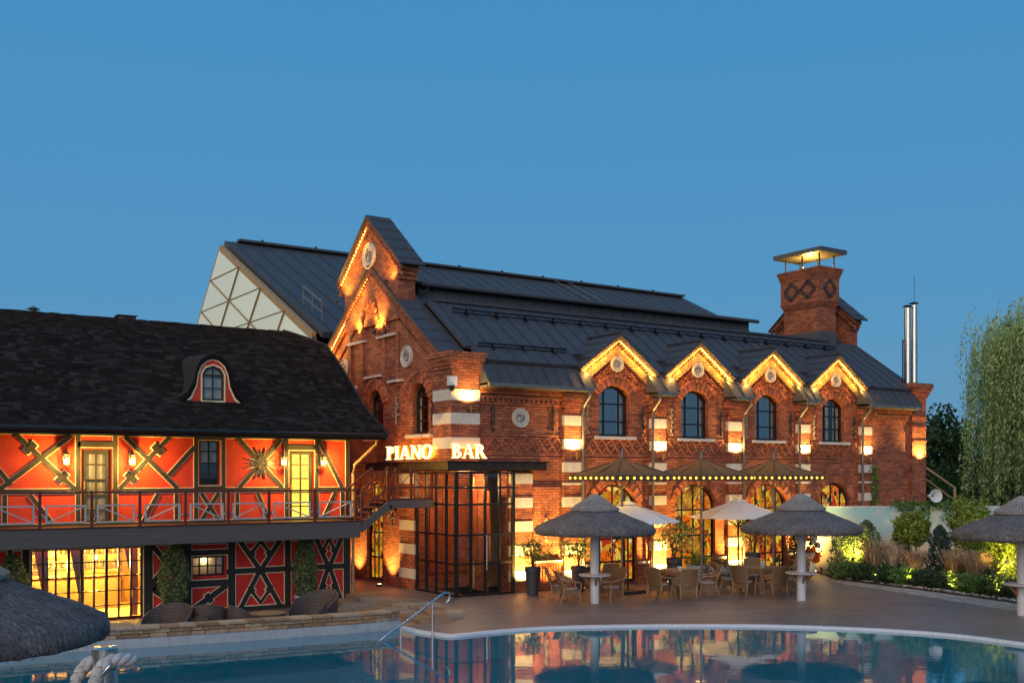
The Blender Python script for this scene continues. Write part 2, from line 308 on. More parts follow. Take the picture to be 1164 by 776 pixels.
# ------------------------------------------------------------------ mesh helpers
def V(*a): return Vector(a)
class MB:
    def __init__(s): s.v = []; s.f = []
    def add(s, vs, fs):
        o = len(s.v); s.v += [tuple(v) for v in vs]; s.f += [tuple(i + o for i in f) for f in fs]; return s
    def box(s, x0, y0, z0, x1, y1, z1):
        x0, x1 = min(x0, x1), max(x0, x1); y0, y1 = min(y0, y1), max(y0, y1); z0, z1 = min(z0, z1), max(z0, z1)
        return s.add([(x0, y0, z0), (x1, y0, z0), (x1, y1, z0), (x0, y1, z0), (x0, y0, z1), (x1, y0, z1), (x1, y1, z1), (x0, y1, z1)],
                     [(3, 2, 1, 0), (4, 5, 6, 7), (0, 1, 5, 4), (1, 2, 6, 5), (2, 3, 7, 6), (3, 0, 4, 7)])
    def bar(s, a, b, w, h, up=(0, 0, 1)):            # rectangular bar from a to b, w across, h along up
        a, b = Vector(a), Vector(b); d = (b - a).normalized(); up = Vector(up)
        if abs(d.dot(up)) > .99: up = Vector((1, 0, 0)) if abs(d.x) < .9 else Vector((0, 1, 0))
        r = d.cross(up).normalized(); u = r.cross(d).normalized(); r = r * w / 2; u = u * h / 2
        q = [p + i * r + j * u for p in (a, b) for i, j in ((-1, -1), (1, -1), (1, 1), (-1, 1))]
        return s.add(q, [(0, 1, 2, 3), (7, 6, 5, 4), (0, 4, 5, 1), (1, 5, 6, 2), (2, 6, 7, 3), (3, 7, 4, 0)])
    def cyl(s, a, b, r0, r1=None, n=12, cap=True):
        r1 = r0 if r1 is None else r1; a, b = Vector(a), Vector(b); d = (b - a).normalized()
        t = Vector((0, 0, 1)) if abs(d.z) < .9 else Vector((1, 0, 0)); u = d.cross(t).normalized(); w_ = d.cross(u)
        vs = [p + r * (math.cos(2 * PI * i / n) * u + math.sin(2 * PI * i / n) * w_) for p, r in ((a, r0), (b, r1)) for i in range(n)]
        fs = [(i, (i + 1) % n, n + (i + 1) % n, n + i) for i in range(n)]
        if cap: fs += [tuple(range(n - 1, -1, -1)), tuple(range(n, 2 * n))]
        return s.add(vs, fs)
    def tube(s, pts, r, n=8, closed=False):
        pts = [Vector(p) for p in pts]; rs = r if isinstance(r, (list, tuple)) else [r] * len(pts); m = len(pts); vs = []
        for i, p in enumerate(pts):
            a = pts[(i - 1) % m] if closed or i else p; b = pts[(i + 1) % m] if closed or i < m - 1 else p
            d = (b - a).normalized(); t = Vector((0, 0, 1)) if abs(d.z) < .95 else Vector((1, 0, 0))
            u = d.cross(t).normalized(); w_ = u.cross(d)
            vs += [p + rs[i] * (math.cos(2 * PI * j / n) * u + math.sin(2 * PI * j / n) * w_) for j in range(n)]
        fs = []
        for i in range(m if closed else m - 1):
            k2 = (i + 1) % m
            fs += [(i * n + j, i * n + (j + 1) % n, k2 * n + (j + 1) % n, k2 * n + j) for j in range(n)]
        if not closed: fs += [tuple(range(n - 1, -1, -1)), tuple(range((m - 1) * n, m * n))]
        return s.add(vs, fs)
    def lathe(s, prof, c=(0, 0, 0), n=24, axis='Z', cap=False):
        vs = []
        for r, h in prof:
            for i in range(n):
                a = 2 * PI * i / n; x, y = r * math.cos(a), r * math.sin(a)
                q = (x, y, h) if axis == 'Z' else ((x, -h, y) if axis == 'Y' else (-h, -x, y))
                vs.append((c[0] + q[0], c[1] + q[1], c[2] + q[2]))
        fs = [(k2 * n + i, k2 * n + (i + 1) % n, (k2 + 1) * n + (i + 1) % n, (k2 + 1) * n + i) for k2 in range(len(prof) - 1) for i in range(n)]
        if cap: fs += [tuple(range(n - 1, -1, -1)), tuple(range((len(prof) - 1) * n, len(prof) * n))]
        return s.add(vs, fs)
    def plate(s, outline, holes, f0, f1):            # flat plate with holes; f0,f1 map (u,v) to 3D on the front and back
        loops = [outline] + list(holes)
        tri = tessellate_polygon([[Vector((u, v, 0)) for u, v in lp] for lp in loops])
        flat = [q for lp in loops for q in lp]; n = len(flat)
        vs = [f0(*q) for q in flat] + [f1(*q) for q in flat]
        fs = [tuple(t) for t in tri] + [tuple(i + n for i in reversed(t)) for t in tri]
        o = 0
        for lp in loops:
            m = len(lp); fs += [(o + i, o + (i + 1) % m, n + o + (i + 1) % m, n + o + i) for i in range(m)]; o += m
        return s.add(vs, fs)
    def build(s, name, mat, parent=None, smooth=False, base=None):
        me = bpy.data.meshes.new(name); vs = np.array(s.v, dtype=np.float64)
        if base is None: c = np.array([(vs[:, 0].min() + vs[:, 0].max()) / 2, (vs[:, 1].min() + vs[:, 1].max()) / 2, vs[:, 2].min()])
        else: c = np.array(base, dtype=float)
        me.from_pydata((vs - c).tolist(), [], s.f); me.materials.append(M[mat] if isinstance(mat, str) else mat)
        import bmesh
        bm = bmesh.new(); bm.from_mesh(me); bmesh.ops.recalc_face_normals(bm, faces=bm.faces); bm.to_mesh(me); bm.free()
        if smooth:
            me.polygons.foreach_set('use_smooth', [True] * len(me.polygons)); me.set_sharp_from_angle(angle=math.radians(42))
        o = bpy.data.objects.new(name, me); COL.objects.link(o); c = Vector(c)
        if parent is not None: o.parent = parent; o.location = c - wl(parent)
        else: o.location = c
        return o
def wl(o):
    p = Vector((0, 0, 0))
    while o is not None: p += o.location; o = o.parent
    return p
def raw(name, vs, fs, mat, parent=None, base=None):  # fast path for many small faces (numpy quads)
    c = np.array(base if base is not None else [(vs[:, 0].min() + vs[:, 0].max()) / 2, (vs[:, 1].min() + vs[:, 1].max()) / 2, vs[:, 2].min()])
    me = bpy.data.meshes.new(name); n, m = len(vs), len(fs); me.vertices.add(n); me.vertices.foreach_set('co', (vs - c).astype(np.float32).ravel())
    me.loops.add(m * 4); me.loops.foreach_set('vertex_index', fs.astype(np.int32).ravel()); me.polygons.add(m)
    me.polygons.foreach_set('loop_start', np.arange(0, m * 4, 4, dtype=np.int32)); me.polygons.foreach_set('loop_total', np.full(m, 4, dtype=np.int32))
    me.update(calc_edges=True); me.materials.append(M[mat]); o = bpy.data.objects.new(name, me); COL.objects.link(o); c = Vector(c.tolist())
    if parent is not None: o.parent = parent; o.location = c - wl(parent)
    else: o.location = c
    return o
def leaves(P, size, asp=2.2, droop=0., jit=.4):      # rhombic leaves at the points P
    n = len(P); a = rng.normal(size=(n, 3)); a[:, 2] -= droop; a /= np.linalg.norm(a, axis=1)[:, None]
    b = rng.normal(size=(n, 3)); b -= (b * a).sum(1)[:, None] * a; b /= np.linalg.norm(b, axis=1)[:, None]
    L = size * (1 + jit * (rng.random(n) - .5) * 2); L = L[:, None]; W = L / asp
    v = np.stack([P - a * L / 2, P + b * W / 2, P + a * L / 2, P - b * W / 2], 1).reshape(-1, 3)
    return v, np.arange(n * 4).reshape(n, 4)
def join(*vf):
    vs, fs, o = [], [], 0
    for v, f in vf: vs.append(v); fs.append(f + o); o += len(v)
    return np.concatenate(vs), np.concatenate(fs)
def thing(name, label, cat, loc=(0, 0, 0), group=None, rz=0.):
    o = bpy.data.objects.new(name, None); o.empty_display_size = .2; COL.objects.link(o); o.location = loc; o.rotation_euler = (0, 0, rz)
    return tag(o, label, cat, group)
def tag(o, label, cat, group=None):
    o['label'] = label; o['category'] = cat
    if group: o['group'] = group
    return o
def struct(o, kind='structure'): o['kind'] = kind; return o
def dup(src, loc, rz=0., label=None, group=None, scale=None):
    def cp(o, par):
        c = o.copy(); COL.objects.link(c)
        if par is not None: c.parent = par
        for ch in o.children: cp(ch, c)
        return c
    r = cp(src, None); r.location = loc; r.rotation_euler = (0, 0, rz)
    if scale: r.scale = (scale,) * 3
    if label: r['label'] = label
    if group: r['group'] = group
    return r
def lamp(kind, name, loc, W, col=WARM, r=.05, aim=None, ang=70, blend=.6, parent=None, size=None):
    L = bpy.data.lights.new(name, kind); L.energy = W * LIGHTK; L.color = col
    if kind != 'AREA': L.shadow_soft_size = r
    if kind == 'SPOT': L.spot_size = math.radians(ang); L.spot_blend = blend
    if kind == 'AREA': L.shape = 'RECTANGLE'; L.size, L.size_y = size
    o = bpy.data.objects.new(name, L); COL.objects.link(o); loc = Vector(loc)
    if aim is not None: o.rotation_euler = (Vector(aim) - loc).to_track_quat('-Z', 'Y').to_euler()
    if parent is not None: o.parent = parent; o.location = loc - wl(parent)
    else: o.location = loc
    return o
FY = lambda y: (lambda u, v: (u, y, v))               # plate maps: wall facing -Y / wall facing -X
FX = lambda x: (lambda u, v: (x, u, v))
def arch(c, hw, z0, spring, rise, n=12):              # arched opening: centre, half width, sill, springing, rise
    R = (hw * hw + rise * rise) / (2 * rise); zc = spring + rise - R; a = math.asin(min(1, hw / R))
    if rise > hw * .999: a = PI / 2
    return [(c - hw, z0), (c + hw, z0)] + [(c + R * math.sin(a - 2 * a * i / n), zc + R * math.cos(a - 2 * a * i / n)) for i in range(n + 1)]
def archpts(c, hw, spring, rise, n, off):
    R = (hw * hw + rise * rise) / (2 * rise); zc = spring + rise - R; a = math.asin(min(1, hw / R))
    return [(c + (R + off) * math.sin(-a + 2 * a * i / n), zc + (R + off) * math.cos(-a + 2 * a * i / n)) for i in range(n + 1)]
def catmull(P, sub=8):
    out = []
    for i in range(len(P) - 1):
        p0, p1, p2, p3 = P[max(i - 1, 0)], P[i], P[i + 1], P[min(i + 2, len(P) - 1)]
        for k2 in range(sub):
            t = k2 / sub
            out.append(tuple(.5 * (2 * b + (c - a) * t + (2 * a - 5 * b + 4 * c - d_) * t * t + (3 * b - a - 3 * c + d_) * t ** 3) for a, b, c, d_ in zip(p0, p1, p2, p3)))
    out.append(tuple(P[-1])); return out

# ------------------------------------------------------------------ ground, pool, deck
WATER = -0.045
edge = catmull([(11.15, 20.75), (11.41, 19.80), (12.7, 19.75), (14.23, 19.45), (16.43, 18.33), (18.69, 16.67), (20.38, 14.41), (20.71, 12.3), (20.4, 9.0), (19.6, 5.0), (17.5, 1.0)], 8)[8:]
wallpath = catmull([(-3, 23.0), (2.97, 22.45), (6.5, 21.85), (10.3, 21.45), (11.15, 21.5)], 6)
near = [(12, -1.0), (7, 1.0), (4.2, 5), (3.0, 10), (2.3, 15), (1.6, 17.6), (-3, 18.2)]
pool = wallpath + [(11.15, 20.75)] + edge + near
BIG = 1500
g_ = MB().plate([(-BIG, -BIG), (BIG, -BIG), (BIG, BIG), (-BIG, BIG)], [pool], lambda u, v: (u, v, -.45), lambda u, v: (u, v, -2.3)).build('ground', 'ground', base=(0, 0, -.45)); struct(g_)
b_ = MB(); n = len(pool)
b_.add([(x, y, -.46) for x, y in pool] + [(x, y, -1.5) for x, y in pool], [(i, (i + 1) % n, n + (i + 1) % n, n + i) for i in range(n)] + [tuple(range(n, 2 * n))])
struct(b_.build('pool_basin', 'pool_tile'))
st_ = MB()                                            # entry steps under water at the corner of the pool
for i in range(3): st_.box(9.9 - .35 * i, 20.3 - .2 * i, -1.45, 11.1, 21.35, -.62 - .25 * i)
struct(st_.build('pool_steps', 'pool_tile'))
wt = MB(); wt.add([(x, y, WATER) for x, y in pool], [tuple(range(n))]); wo_ = struct(wt.build('water', 'water', base=(8, 12, WATER)))
if wo_.data.polygons[0].normal.z < 0: wo_.data.flip_normals()
deck = [(11.15, 21.55), (11.15, 20.75)] + edge + [(17.5, -3), (34, -3), (32, 12), (29, 20), (29.5, 24), (29.2, 26.3), (15.7, 26.3), (15.7, 40), (13.1, 40), (13.1, 28.5), (12.7, 27.0), (13.35, 25.2), (12.9, 22.3), (12.3, 21.75)]
struct(MB().plate(deck, [], lambda u, v: (u, v, 0), lambda u, v: (u, v, -.6)).build('deck', 'deck', base=(20, 20, 0)))
deck2 = [(-3, 18.2)] + near[::-1][1:] + [(12, -6), (-12, -6), (-12, 18.2)]
struct(MB().plate(deck2, [], lambda u, v: (u, v, 0), lambda u, v: (u, v, -1.4)).build('near_deck', 'deck', base=(0, 10, 0)))
cp_ = MB(); pe = [(11.15, 21.5), (11.15, 20.75)] + edge    # white coping round the deck edge
def offs(P, d):
    out = []
    for i, p in enumerate(P):
        a, b = P[max(i - 1, 0)], P[min(i + 1, len(P) - 1)]; t = (b[0] - a[0], b[1] - a[1]); L = math.hypot(*t)
        out.append((p[0] - t[1] / L * d, p[1] + t[0] / L * d))
    return out
inn, out_ = offs(pe, -.02), offs(pe, .10); m = len(pe)
cp_.add([(x, y, .012) for x, y in out_] + [(x, y, .012) for x, y in inn] + [(x, y, -.06) for x, y in inn] + [(x, y, -.06) for x, y in out_],
        [(j * m + i, j * m + i + 1, ((j + 1) % 4) * m + i + 1, ((j + 1) % 4) * m + i) for j in range(4) for i in range(m - 1)])
struct(cp_.build('pool_coping', 'coping_white'))
we = MB(); wi = offs(pe, -.01); we.add([(x, y, -.05) for x, y in wi] + [(x, y, -.6) for x, y in wi], [(i, i + 1, m + i + 1, m + i) for i in range(m - 1)]); struct(we.build('pool_edge', 'pool_tile'))
# paved strip between deck and planting bed, and the bed
strip_in = [(29.4, 24.6), (27.9, 23.4), (27.35, 22.5), (26.6, 19.3), (25.7, 16.2), (25.0, 14.0), (23.6, 9.5)]
strip_out = [(29.6, 25.2), (28.5, 23.7), (28.1, 22.6), (27.6, 19.3), (26.9, 16.0), (26.3, 13.6), (25.0, 9)]
struct(MB().plate(strip_in + strip_out[::-1], [], lambda u, v: (u, v, .012), lambda u, v: (u, v, -.05)).build('paved_path', 'paving_stone'))
struct(MB().plate(strip_out + [(40, 9), (40, 21), (30.2, 25.5)], [], lambda u, v: (u, v, .06), lambda u, v: (u, v, -.3)).build('planting_bed', 'soil'))
lou = [(x, y + .3) for x, y in wallpath] + [(12.3, 21.9), (13.35, 25.2), (13.1, 28.6), (-3, 28.6)]
struct(MB().plate(lou, [], lambda u, v: (u, v, -.3), lambda u, v: (u, v, -.6)).build('lounge_floor', 'lounge_paving'))

def along(path, s0, s1):
    return None
def stone_course(mb, path, z0, z1, lo, hi, depth, proud=.0):
    P = [Vector((x, y, 0)) for x, y in path]; cum = [0]
    for a, b in zip(P, P[1:]): cum.append(cum[-1] + (b - a).length)
    def at(s):
        s = max(0, min(s, cum[-1] - 1e-6)); i = max(j for j in range(len(cum) - 1) if cum[j] <= s)
        t = (s - cum[i]) / (cum[i + 1] - cum[i]); return P[i].lerp(P[i + 1], t), (P[i + 1] - P[i]).normalized()
    s = random.random() * lo
    while s < cum[-1] - .05:
        L = random.uniform(lo, hi); e1 = min(s + L - .012, cum[-1]); a, _ = at(s); b, _ = at(e1); t = (b - a).normalized(); nrm = Vector((t.y, -t.x, 0))
        j = random.uniform(0, .035) + proud; jz = random.uniform(0, .012)
        q = [a + nrm * j, b + nrm * (j + random.uniform(-.01, .01)), b - nrm * depth, a - nrm * depth]
        mb.add([(p.x, p.y, z0 + random.uniform(0, .008)) for p in q] + [(p.x, p.y, z1 - jz) for p in q], [(3, 2, 1, 0), (4, 5, 6, 7), (0, 1, 5, 4), (1, 2, 6, 5), (2, 3, 7, 6), (3, 0, 4, 7)])
        s += L
sw = thing('stone_wall', 'low natural stone wall with flat caps between pool and sunken lounge', 'wall', (6.5, 22, -.1))
mb = MB(); P = [(x, y) for x, y in wallpath]
mb2 = MB(); L_ = [(x, y, .145) for x, y in P]; B_ = [(x, y + .5, .145) for x, y in P]; k2 = len(P)
mb2.add(L_ + B_ + [(x, y, -.455) for x, y in P] + [(x, y + .5, -.455) for x, y in P], [(j * k2 + i, j * k2 + i + 1, ((j + 1) % 4) * k2 + i + 1, ((j + 1) % 4) * k2 + i) for j, in ((0,),) for i in range(k2 - 1)] + [(i, i + 1, 2 * k2 + i + 1, 2 * k2 + i) for i in range(k2 - 1)] + [(k2 - 1, 2 * k2 - 1, 4 * k2 - 1, 3 * k2 - 1)])
mb2.build('tile_band', 'pale_tile', sw)
P2 = [(x, y + .10) for x, y in wallpath]
stone_course(mb, P2, .147, .232, .16, .5, .35); stone_course(mb, P2, .234, .312, .14, .45, .35)
mb.build('stone_courses', 'stonework', sw)
mb = MB(); stone_course(mb, P2, .314, .368, .3, .6, .40, .035); mb.build('cap_stones', 'stonework', sw)
# rough stone steps at the right-hand end of the lounge
ss = thing('stone_steps', 'broad rough stone steps leading down from deck to lounge seating', 'steps', (12, 24, -.3))
for i, (off, z) in enumerate(((0, -.005), (-.55, -.10), (-1.1, -.20))):
    mb = MB(); path = [(12.1 + off * .3, 21.85 + .1 * i), (12.75 + off * .8, 22.6), (13.2 + off, 24.6), (12.75 + off, 26.9), (12.9 + off, 28.4)][::-1]
    stone_course(mb, path, -.32, z + .02, .3, .75, .62 if i else .5); mb.build('step', 'stonework', ss)
ed = MB(); stone_course(ed, [(13.5, 26.6), (13.7, 25.3), (13.5, 23.6), (13.0, 22.4), (12.2, 21.9)], -.02, .02, .4, .8, .42); tag(ed.build('stone_edging', 'stonework'), 'irregular flat stone edging between the steps and the wooden deck', 'edging')

# ------------------------------------------------------------------ brick building
X0, Y0 = 15.14, 26.0
BB = thing('brick_building', 'long red brick building with gabled dormers, tall stepped gable and dark metal roof', 'building', (X0, Y0, 0))
bays = [21.05, 24.5, 27.95, 31.4]
XE = 36.7
# front wall
ol = [(17.0, 0), (XE, 0), (XE, 6.1)]
for c in bays[::-1]: ol += [(c + 1.22, 6.1), (c + 1.22, 6.5), (c, 7.5), (c - 1.22, 6.5), (c - 1.22, 6.1)]
ol += [(15.5, 6.1), (15.5, 3.6), (17.0, 3.6)]
WIN_U = [arch(c - .03, .60, 4.68, 5.95, .32) for c in bays]
WIN_G = [arch(c, .90, .08, 2.55, .62) for c in bays]
MB().plate(ol, WIN_U + WIN_G, FY(Y0), FY(Y0 + .35)).build('front_wall', 'brick', BB)
# gable wall
gc = 31.1
og = [(26.5, 3.6), (28.1, 3.6), (28.1, 0), (36.2, 0), (36.2, 6.9), (35.6, 6.95), (gc, 10.05), (26.6, 6.95), (26.5, 6.9)]
GW = [arch(27.92, .50, 4.70, 5.75, .45), arch(30.9, .50, 4.70, 5.75, .45), arch(33.9, .50, 4.70, 5.75, .45), arch(31.0, .60, .05, 2.9, .35)]
MB().plate(og, GW, FX(X0), FX(X0 + .35)).build('gable_wall', 'brick', BB)
MB().box(36.35, 26.4, 0, 36.7, 36, 6.9).build('end_wall', 'brick', BB)
MB().box(X0 + .4, 35.6, 0, 36.3, 35.95, 7).build('rear_wall', 'brick', BB)
fl = MB().box(17.0, 26.4, 3.62, 36.3, 35.5, 3.8).build('upper_floor', 'room_dark', BB)
MB().box(17.2, 27.6, .02, 36.3, 27.7, 3.6).build('inner_wall', 'room_warm', BB)
MB().box(15.6, 27.6, 3.8, 36.3, 27.7, 7.75).build('inner_wall', 'room_dark', BB)
MB().plate([(26.7, 3.8), (35.5, 3.8), (35.5, 6.9), (gc, 9.7), (26.7, 6.9)], [], FX(16.6), FX(16.7)).build('inner_wall', 'room_dark', BB)

def pilaster(x0, x1, z1, blocks, y=Y0 - .12, corbel=None):
    mb = MB().box(x0, y, 0, x1, Y0 - .002, z1)
    if corbel:
        for i in range(3): mb.box(x0 - .05 * i, y - .06 * (i + 1), corbel + .15 * i, x1 + .05 * i, Y0 - .003, corbel + .15 * i + (.149 if i < 2 else .2))
    p = mb.build('pilaster', 'brick', BB)
    for z in blocks:
        h = .15 if z != 3.19 else .035
        MB().box(x0 - .012, y - .02, z - h, x1 + .012, Y0 - .004, z + h).build('stone_band', 'stone_block', p)
    return p
low5 = [3.35, 2.64, 1.94, 1.22, .48]
full = [5.12, 4.40, 3.70, 3.19, 2.64, 1.92, 1.18, .42]
pilaster(17.04, 17.8, 3.56, low5)
PX = [19.3, 22.77, 26.2, 29.65, 33.1]
for x in PX: pilaster(x - .31, x + .31, 5.5, full, corbel=5.45)
pp = MB().box(28.1, 0, 0, 29.1, 0, 0)
q = MB().box(X0 - .1, 28.12, 0, X0 - .002, 29.05, 3.56).build('pilaster', 'brick', BB)
for z in low5: MB().box(X0 - .12, 28.10, z - .15, X0 - .004, 29.07, z + .15).build('stone_band', 'stone_block', q)
q = MB().box(X0 - .1, 32.6, 0, X0 - .002, 33.4, 3.56).build('pilaster', 'brick', BB)
# corner pilaster above the glass entrance
mb = MB().box(15.02, 25.88, 3.6, 15.95, 26.9, 6.36)
for i, (z, h) in enumerate(((6.36, .11), (6.47, .11), (6.58, .12), (6.70, .10), (6.80, .16))): mb.box(15.02 - .035 * (i + 1), 25.88 - .035 * (i + 1), z, 15.95 + .035 * (i + 1), 26.9 + .02 * i, z + h - .001)
cpil = mb.build('corner_pilaster', 'brick', BB)
for z in (5.74, 5.07, 4.37): MB().box(15.0, 25.86, z - .16, 15.97, 26.92, z + .16).build('stone_band', 'stone_block', cpil)
# end pier
mb = MB().box(35.85, 25.86, 0, XE + .02, 26.45, 6.5)
for i, (z, h) in enumerate(((6.5, .12), (6.62, .12), (6.74, .12), (6.86, .2))): mb.box(35.85 - .05 * (i + 1), 25.86 - .05 * (i + 1), z, XE + .02 + .05 * (i + 1), 26.45 + .05 * i, z + h - .001)
for z in (4.15, 4.75, 5.3, 5.7): mb.box(35.84, 25.83, z, XE + .03, 25.87, z + .07)
mb.build('end_pier', 'brick', BB)
# cornice under the gutters, lozenge frieze, recessed panels
segs = [(15.99, 18.93)] + [(PX[i] + .42, bays[i] - 1.24) for i in range(4)] + [(bays[i] + 1.24, PX[i + 1] - .42) for i in range(4)] + [(33.5, 35.8)]
for a, b in segs:
    if b - a < .05: continue
    mb = MB()
    for i, (z, h) in enumerate(((5.52, .08), (5.70, .08), (5.82, .09), (5.92, .12))): mb.box(a, Y0 - .05 * (i + 1), z, b, Y0 - .003, z + h)
    x = a + .05
    while x < b - .08: mb.box(x, Y0 - .09, 5.60, x + .09, Y0 - .003, 5.70); x += .18
    mb.build('cornice', 'brick_trim', BB)
mb = MB()
for a, b in [(15.99, 18.97)] + [(PX[i] + .33, PX[i + 1] - .33) for i in range(4)]:
    n_ = round((b - a) / .36); st = (b - a) / n_
    for i in range(n_):
        x = a + (i + .5) * st
        for sx_ in (-1, 1):
            for sz in (-1, 1): mb.bar((x + sx_ * st / 2, Y0 - .022 - .004 * (sx_ * sz > 0), 4.36), (x, Y0 - .022 - .004 * (sx_ * sz > 0), 4.36 + sz * .23), .05, .05, (0, 1, 0))
        mb.box(x - .03, Y0 - .05, 4.33, x + .03, Y0 - .003, 4.39)
    mb.box(a, Y0 - .035, 4.61, b, Y0 - .003, 4.67); mb.box(a, Y0 - .035, 4.05, b, Y0 - .003, 4.11); mb.box(a, Y0 - .03, 3.93, b, Y0 - .003, 3.98)
mb.build('lozenge_frieze', 'brick_trim', BB)
for a, b in ((34.0, 34.08), (34.9, 34.98)): MB().box(a, Y0 - .03, 3.3, b, Y0 - .003, 3.75).build('wall_strip', 'brick_trim', BB)
mb = MB()
mb.box(17.83, Y0 - .04, 2.98, 18.95, Y0 - .003, 3.1); mb.build('wall_moulding', 'brick_trim', BB); mb = MB(); mb.box(17.83, Y0 - .10, .75, 18.95, Y0 - .003, .83)
x = 17.85
while x < 18.9: mb.box(x, Y0 - .05, .3, x + .06, Y0 - .003, .74); x += .1
mb.build('wall_mouldings', 'brick_trim', BB)
MB().box(17.9, Y0 - .115, .832, 18.93, Y0 - .006, .89).build('sill', 'sill_stone', BB)
for i in range(4):
    for a, b in ((PX[i] + .33, bays[i] - .95), (bays[i] + .95, PX[i + 1] - .33)): MB().box(a, Y0 - .07, .62, b, Y0 - .003, .70).build('sill', 'sill_stone', BB)

def voussoirs(c, hw, spring, rise, r0, r1, n_, plane, proud, par, jamb=0):
    mb = MB(); pi, po = archpts(c, hw, spring, rise, n_, r0), archpts(c, hw, spring, rise, n_, r1)
    for i in range(n_):
        t = .06; lerp = lambda A_, B_, s: (A_[0] + (B_[0] - A_[0]) * s, A_[1] + (B_[1] - A_[1]) * s)
        q4 = [lerp(pi[i], pi[i + 1], t), lerp(pi[i], pi[i + 1], 1 - t), lerp(po[i], po[i + 1], 1 - t), lerp(po[i], po[i + 1], t)]
        pr = proud * (1.2 if i % 2 else .85)
        f = (lambda u, v: (u, Y0 - pr, v)) if plane == 'Y' else (lambda u, v: (X0 - pr, u, v)); g = (lambda u, v: (u, Y0 - .002, v)) if plane == 'Y' else (lambda u, v: (X0 - .002, u, v))
        mb.add([f(*p) for p in q4] + [g(*p) for p in q4], [(0, 1, 2, 3), (7, 6, 5, 4), (0, 4, 5, 1), (1, 5, 6, 2), (2, 6, 7, 3), (3, 7, 4, 0)])
    return mb.build('brick_arch', 'voussoir', par)
def ring(outer, inner, f0, f1, mb=None):
    mb = mb or MB(); m_ = len(outer)
    mb.add([f0(*p) for p in outer] + [f0(*p) for p in inner] + [f1(*p) for p in outer] + [f1(*p) for p in inner],
           [(i, (i + 1) % m_, m_ + (i + 1) % m_, m_ + i) for i in range(m_)] + [(2 * m_ + i, 3 * m_ + i, 3 * m_ + (i + 1) % m_, 2 * m_ + (i + 1) % m_) for i in range(m_)] +
           [(i, 2 * m_ + i, 2 * m_ + (i + 1) % m_, (i + 1) % m_) for i in range(m_)] + [(m_ + i, m_ + (i + 1) % m_, 3 * m_ + (i + 1) % m_, 3 * m_ + i) for i in range(m_)])
    return mb
def ztop(hole, u):
    top = [q for q in hole[2:]]; top = sorted(top)
    for a, b in zip(top, top[1:]):
        if a[0] <= u <= b[0]: return a[1] + (b[1] - a[1]) * (u - a[0]) / max(1e-6, b[0] - a[0])
    return top[0][1]
def window(name, hole, plane, off, us, zs, glass, curtains=(), curt_mat='curtain', mw=.045, inner_depth=.0):
    c = (hole[0][0] + hole[1][0]) / 2; hw = (hole[1][0] - hole[0][0]) / 2; zb = hole[0][1]
    f = (lambda d_: (lambda u, v: (u, Y0 + d_, v))) if plane == 'Y' else (lambda d_: (lambda u, v: (X0 + d_, u, v)))
    sc2 = lambda s: [(c + (u - c) * (1 - s / hw), zb + s + (v - zb) * (1 - 2 * s / (max(q[1] for q in hole) - zb))) for u, v in hole]
    mb = ring(hole, sc2(.07), f(off), f(off + .08))
    bx = (lambda u0, z0_, u1, z1_, d0, d1: mb.box(u0, Y0 + d0, z0_, u1, Y0 + d1, z1_)) if plane == 'Y' else (lambda u0, z0_, u1, z1_, d0, d1: mb.box(X0 + d0, u0, z0_, X0 + d1, u1, z1_))
    for u in us: bx(u - mw / 2, zb + .06, u + mw / 2, ztop(hole, u) - .03, off + .012, off + .068)
    for z in zs:
        uu = hw
        if z > min(q[1] for q in hole[2:]):
            xs = [q[0] for q in hole[2:] if q[1] >= z]; uu = max(abs(x - c) for x in xs) if xs else hw
        bx(c - uu + .03, z - mw / 2, c + uu - .03, z + mw / 2, off + .016, off + .064)
    wn = mb.build(name, 'dark_frame', BB)
    MB().plate(sc2(.04), [], f(off + .038), f(off + .042)).build('glass', glass, wn)
    for u0, u1 in curtains:
        m2 = MB(); k3 = 10; zt = max(q[1] for q in hole) - .05
        pts = [(u0 + (u1 - u0) * i / k3, .22 + .03 * (i % 2)) for i in range(k3 + 1)]; g3 = lambda u, d_, z: (u, Y0 + d_, z) if plane == 'Y' else (X0 + d_, u, z)
        m2.add([g3(u, d_, zb + .05) for u, d_ in pts] + [g3(u, d_, zt) for u, d_ in pts], [(i, i + 1, k3 + 2 + i, k3 + 1 + i) for i in range(k3)])
        m2.build('curtain', curt_mat, wn)
    return wn
for i, (c, h) in enumerate(zip(bays, WIN_U)):
    c -= .03
    wn = window('window', h, 'Y', .14, [c - .3, c + .3], [5.15, 5.70] if i < 3 else [5.15, 5.62, 6.0], 'pane_mirror' if i < 3 else 'pane', [(c - .58, c - .22), (c + .24, c + .58)] + ([(c - .15, c - .02)] if i == 3 else []))
    MB().box(c - .82, Y0 - .12, 4.58, c + .82, Y0 + .14, 4.67).build('sill', 'sill_stone', wn)
    lamp('POINT', 'curtain_fill', (c, Y0 + .9, 6.0), 9 if i < 3 else 10, (1, .72, .45), .1, parent=wn)  # added fill lamp behind each upper window to make the curtains show
    voussoirs(c, .60, 5.95, .32, .02, .25, 17, 'Y', .07, BB); voussoirs(c, .60, 5.95, .32, .26, .36, 23, 'Y', .10, BB)
for i, (c, h) in enumerate(zip(bays, WIN_G)):
    wn = window('stained_glass_window', h, 'Y', .12, [c - .5, c, c + .5], [.72, 1.45, 2.30], 'stained', mw=.055)
    if i in (0, 1): MB().cyl((c - .08, Y0 + .06, .9), (c - .08, Y0 + .06, 1.7), .018).build('door_handle', 'steel', wn)
    voussoirs(c, .90, 2.55, .62, .02, .26, 23, 'Y', .05, BB)
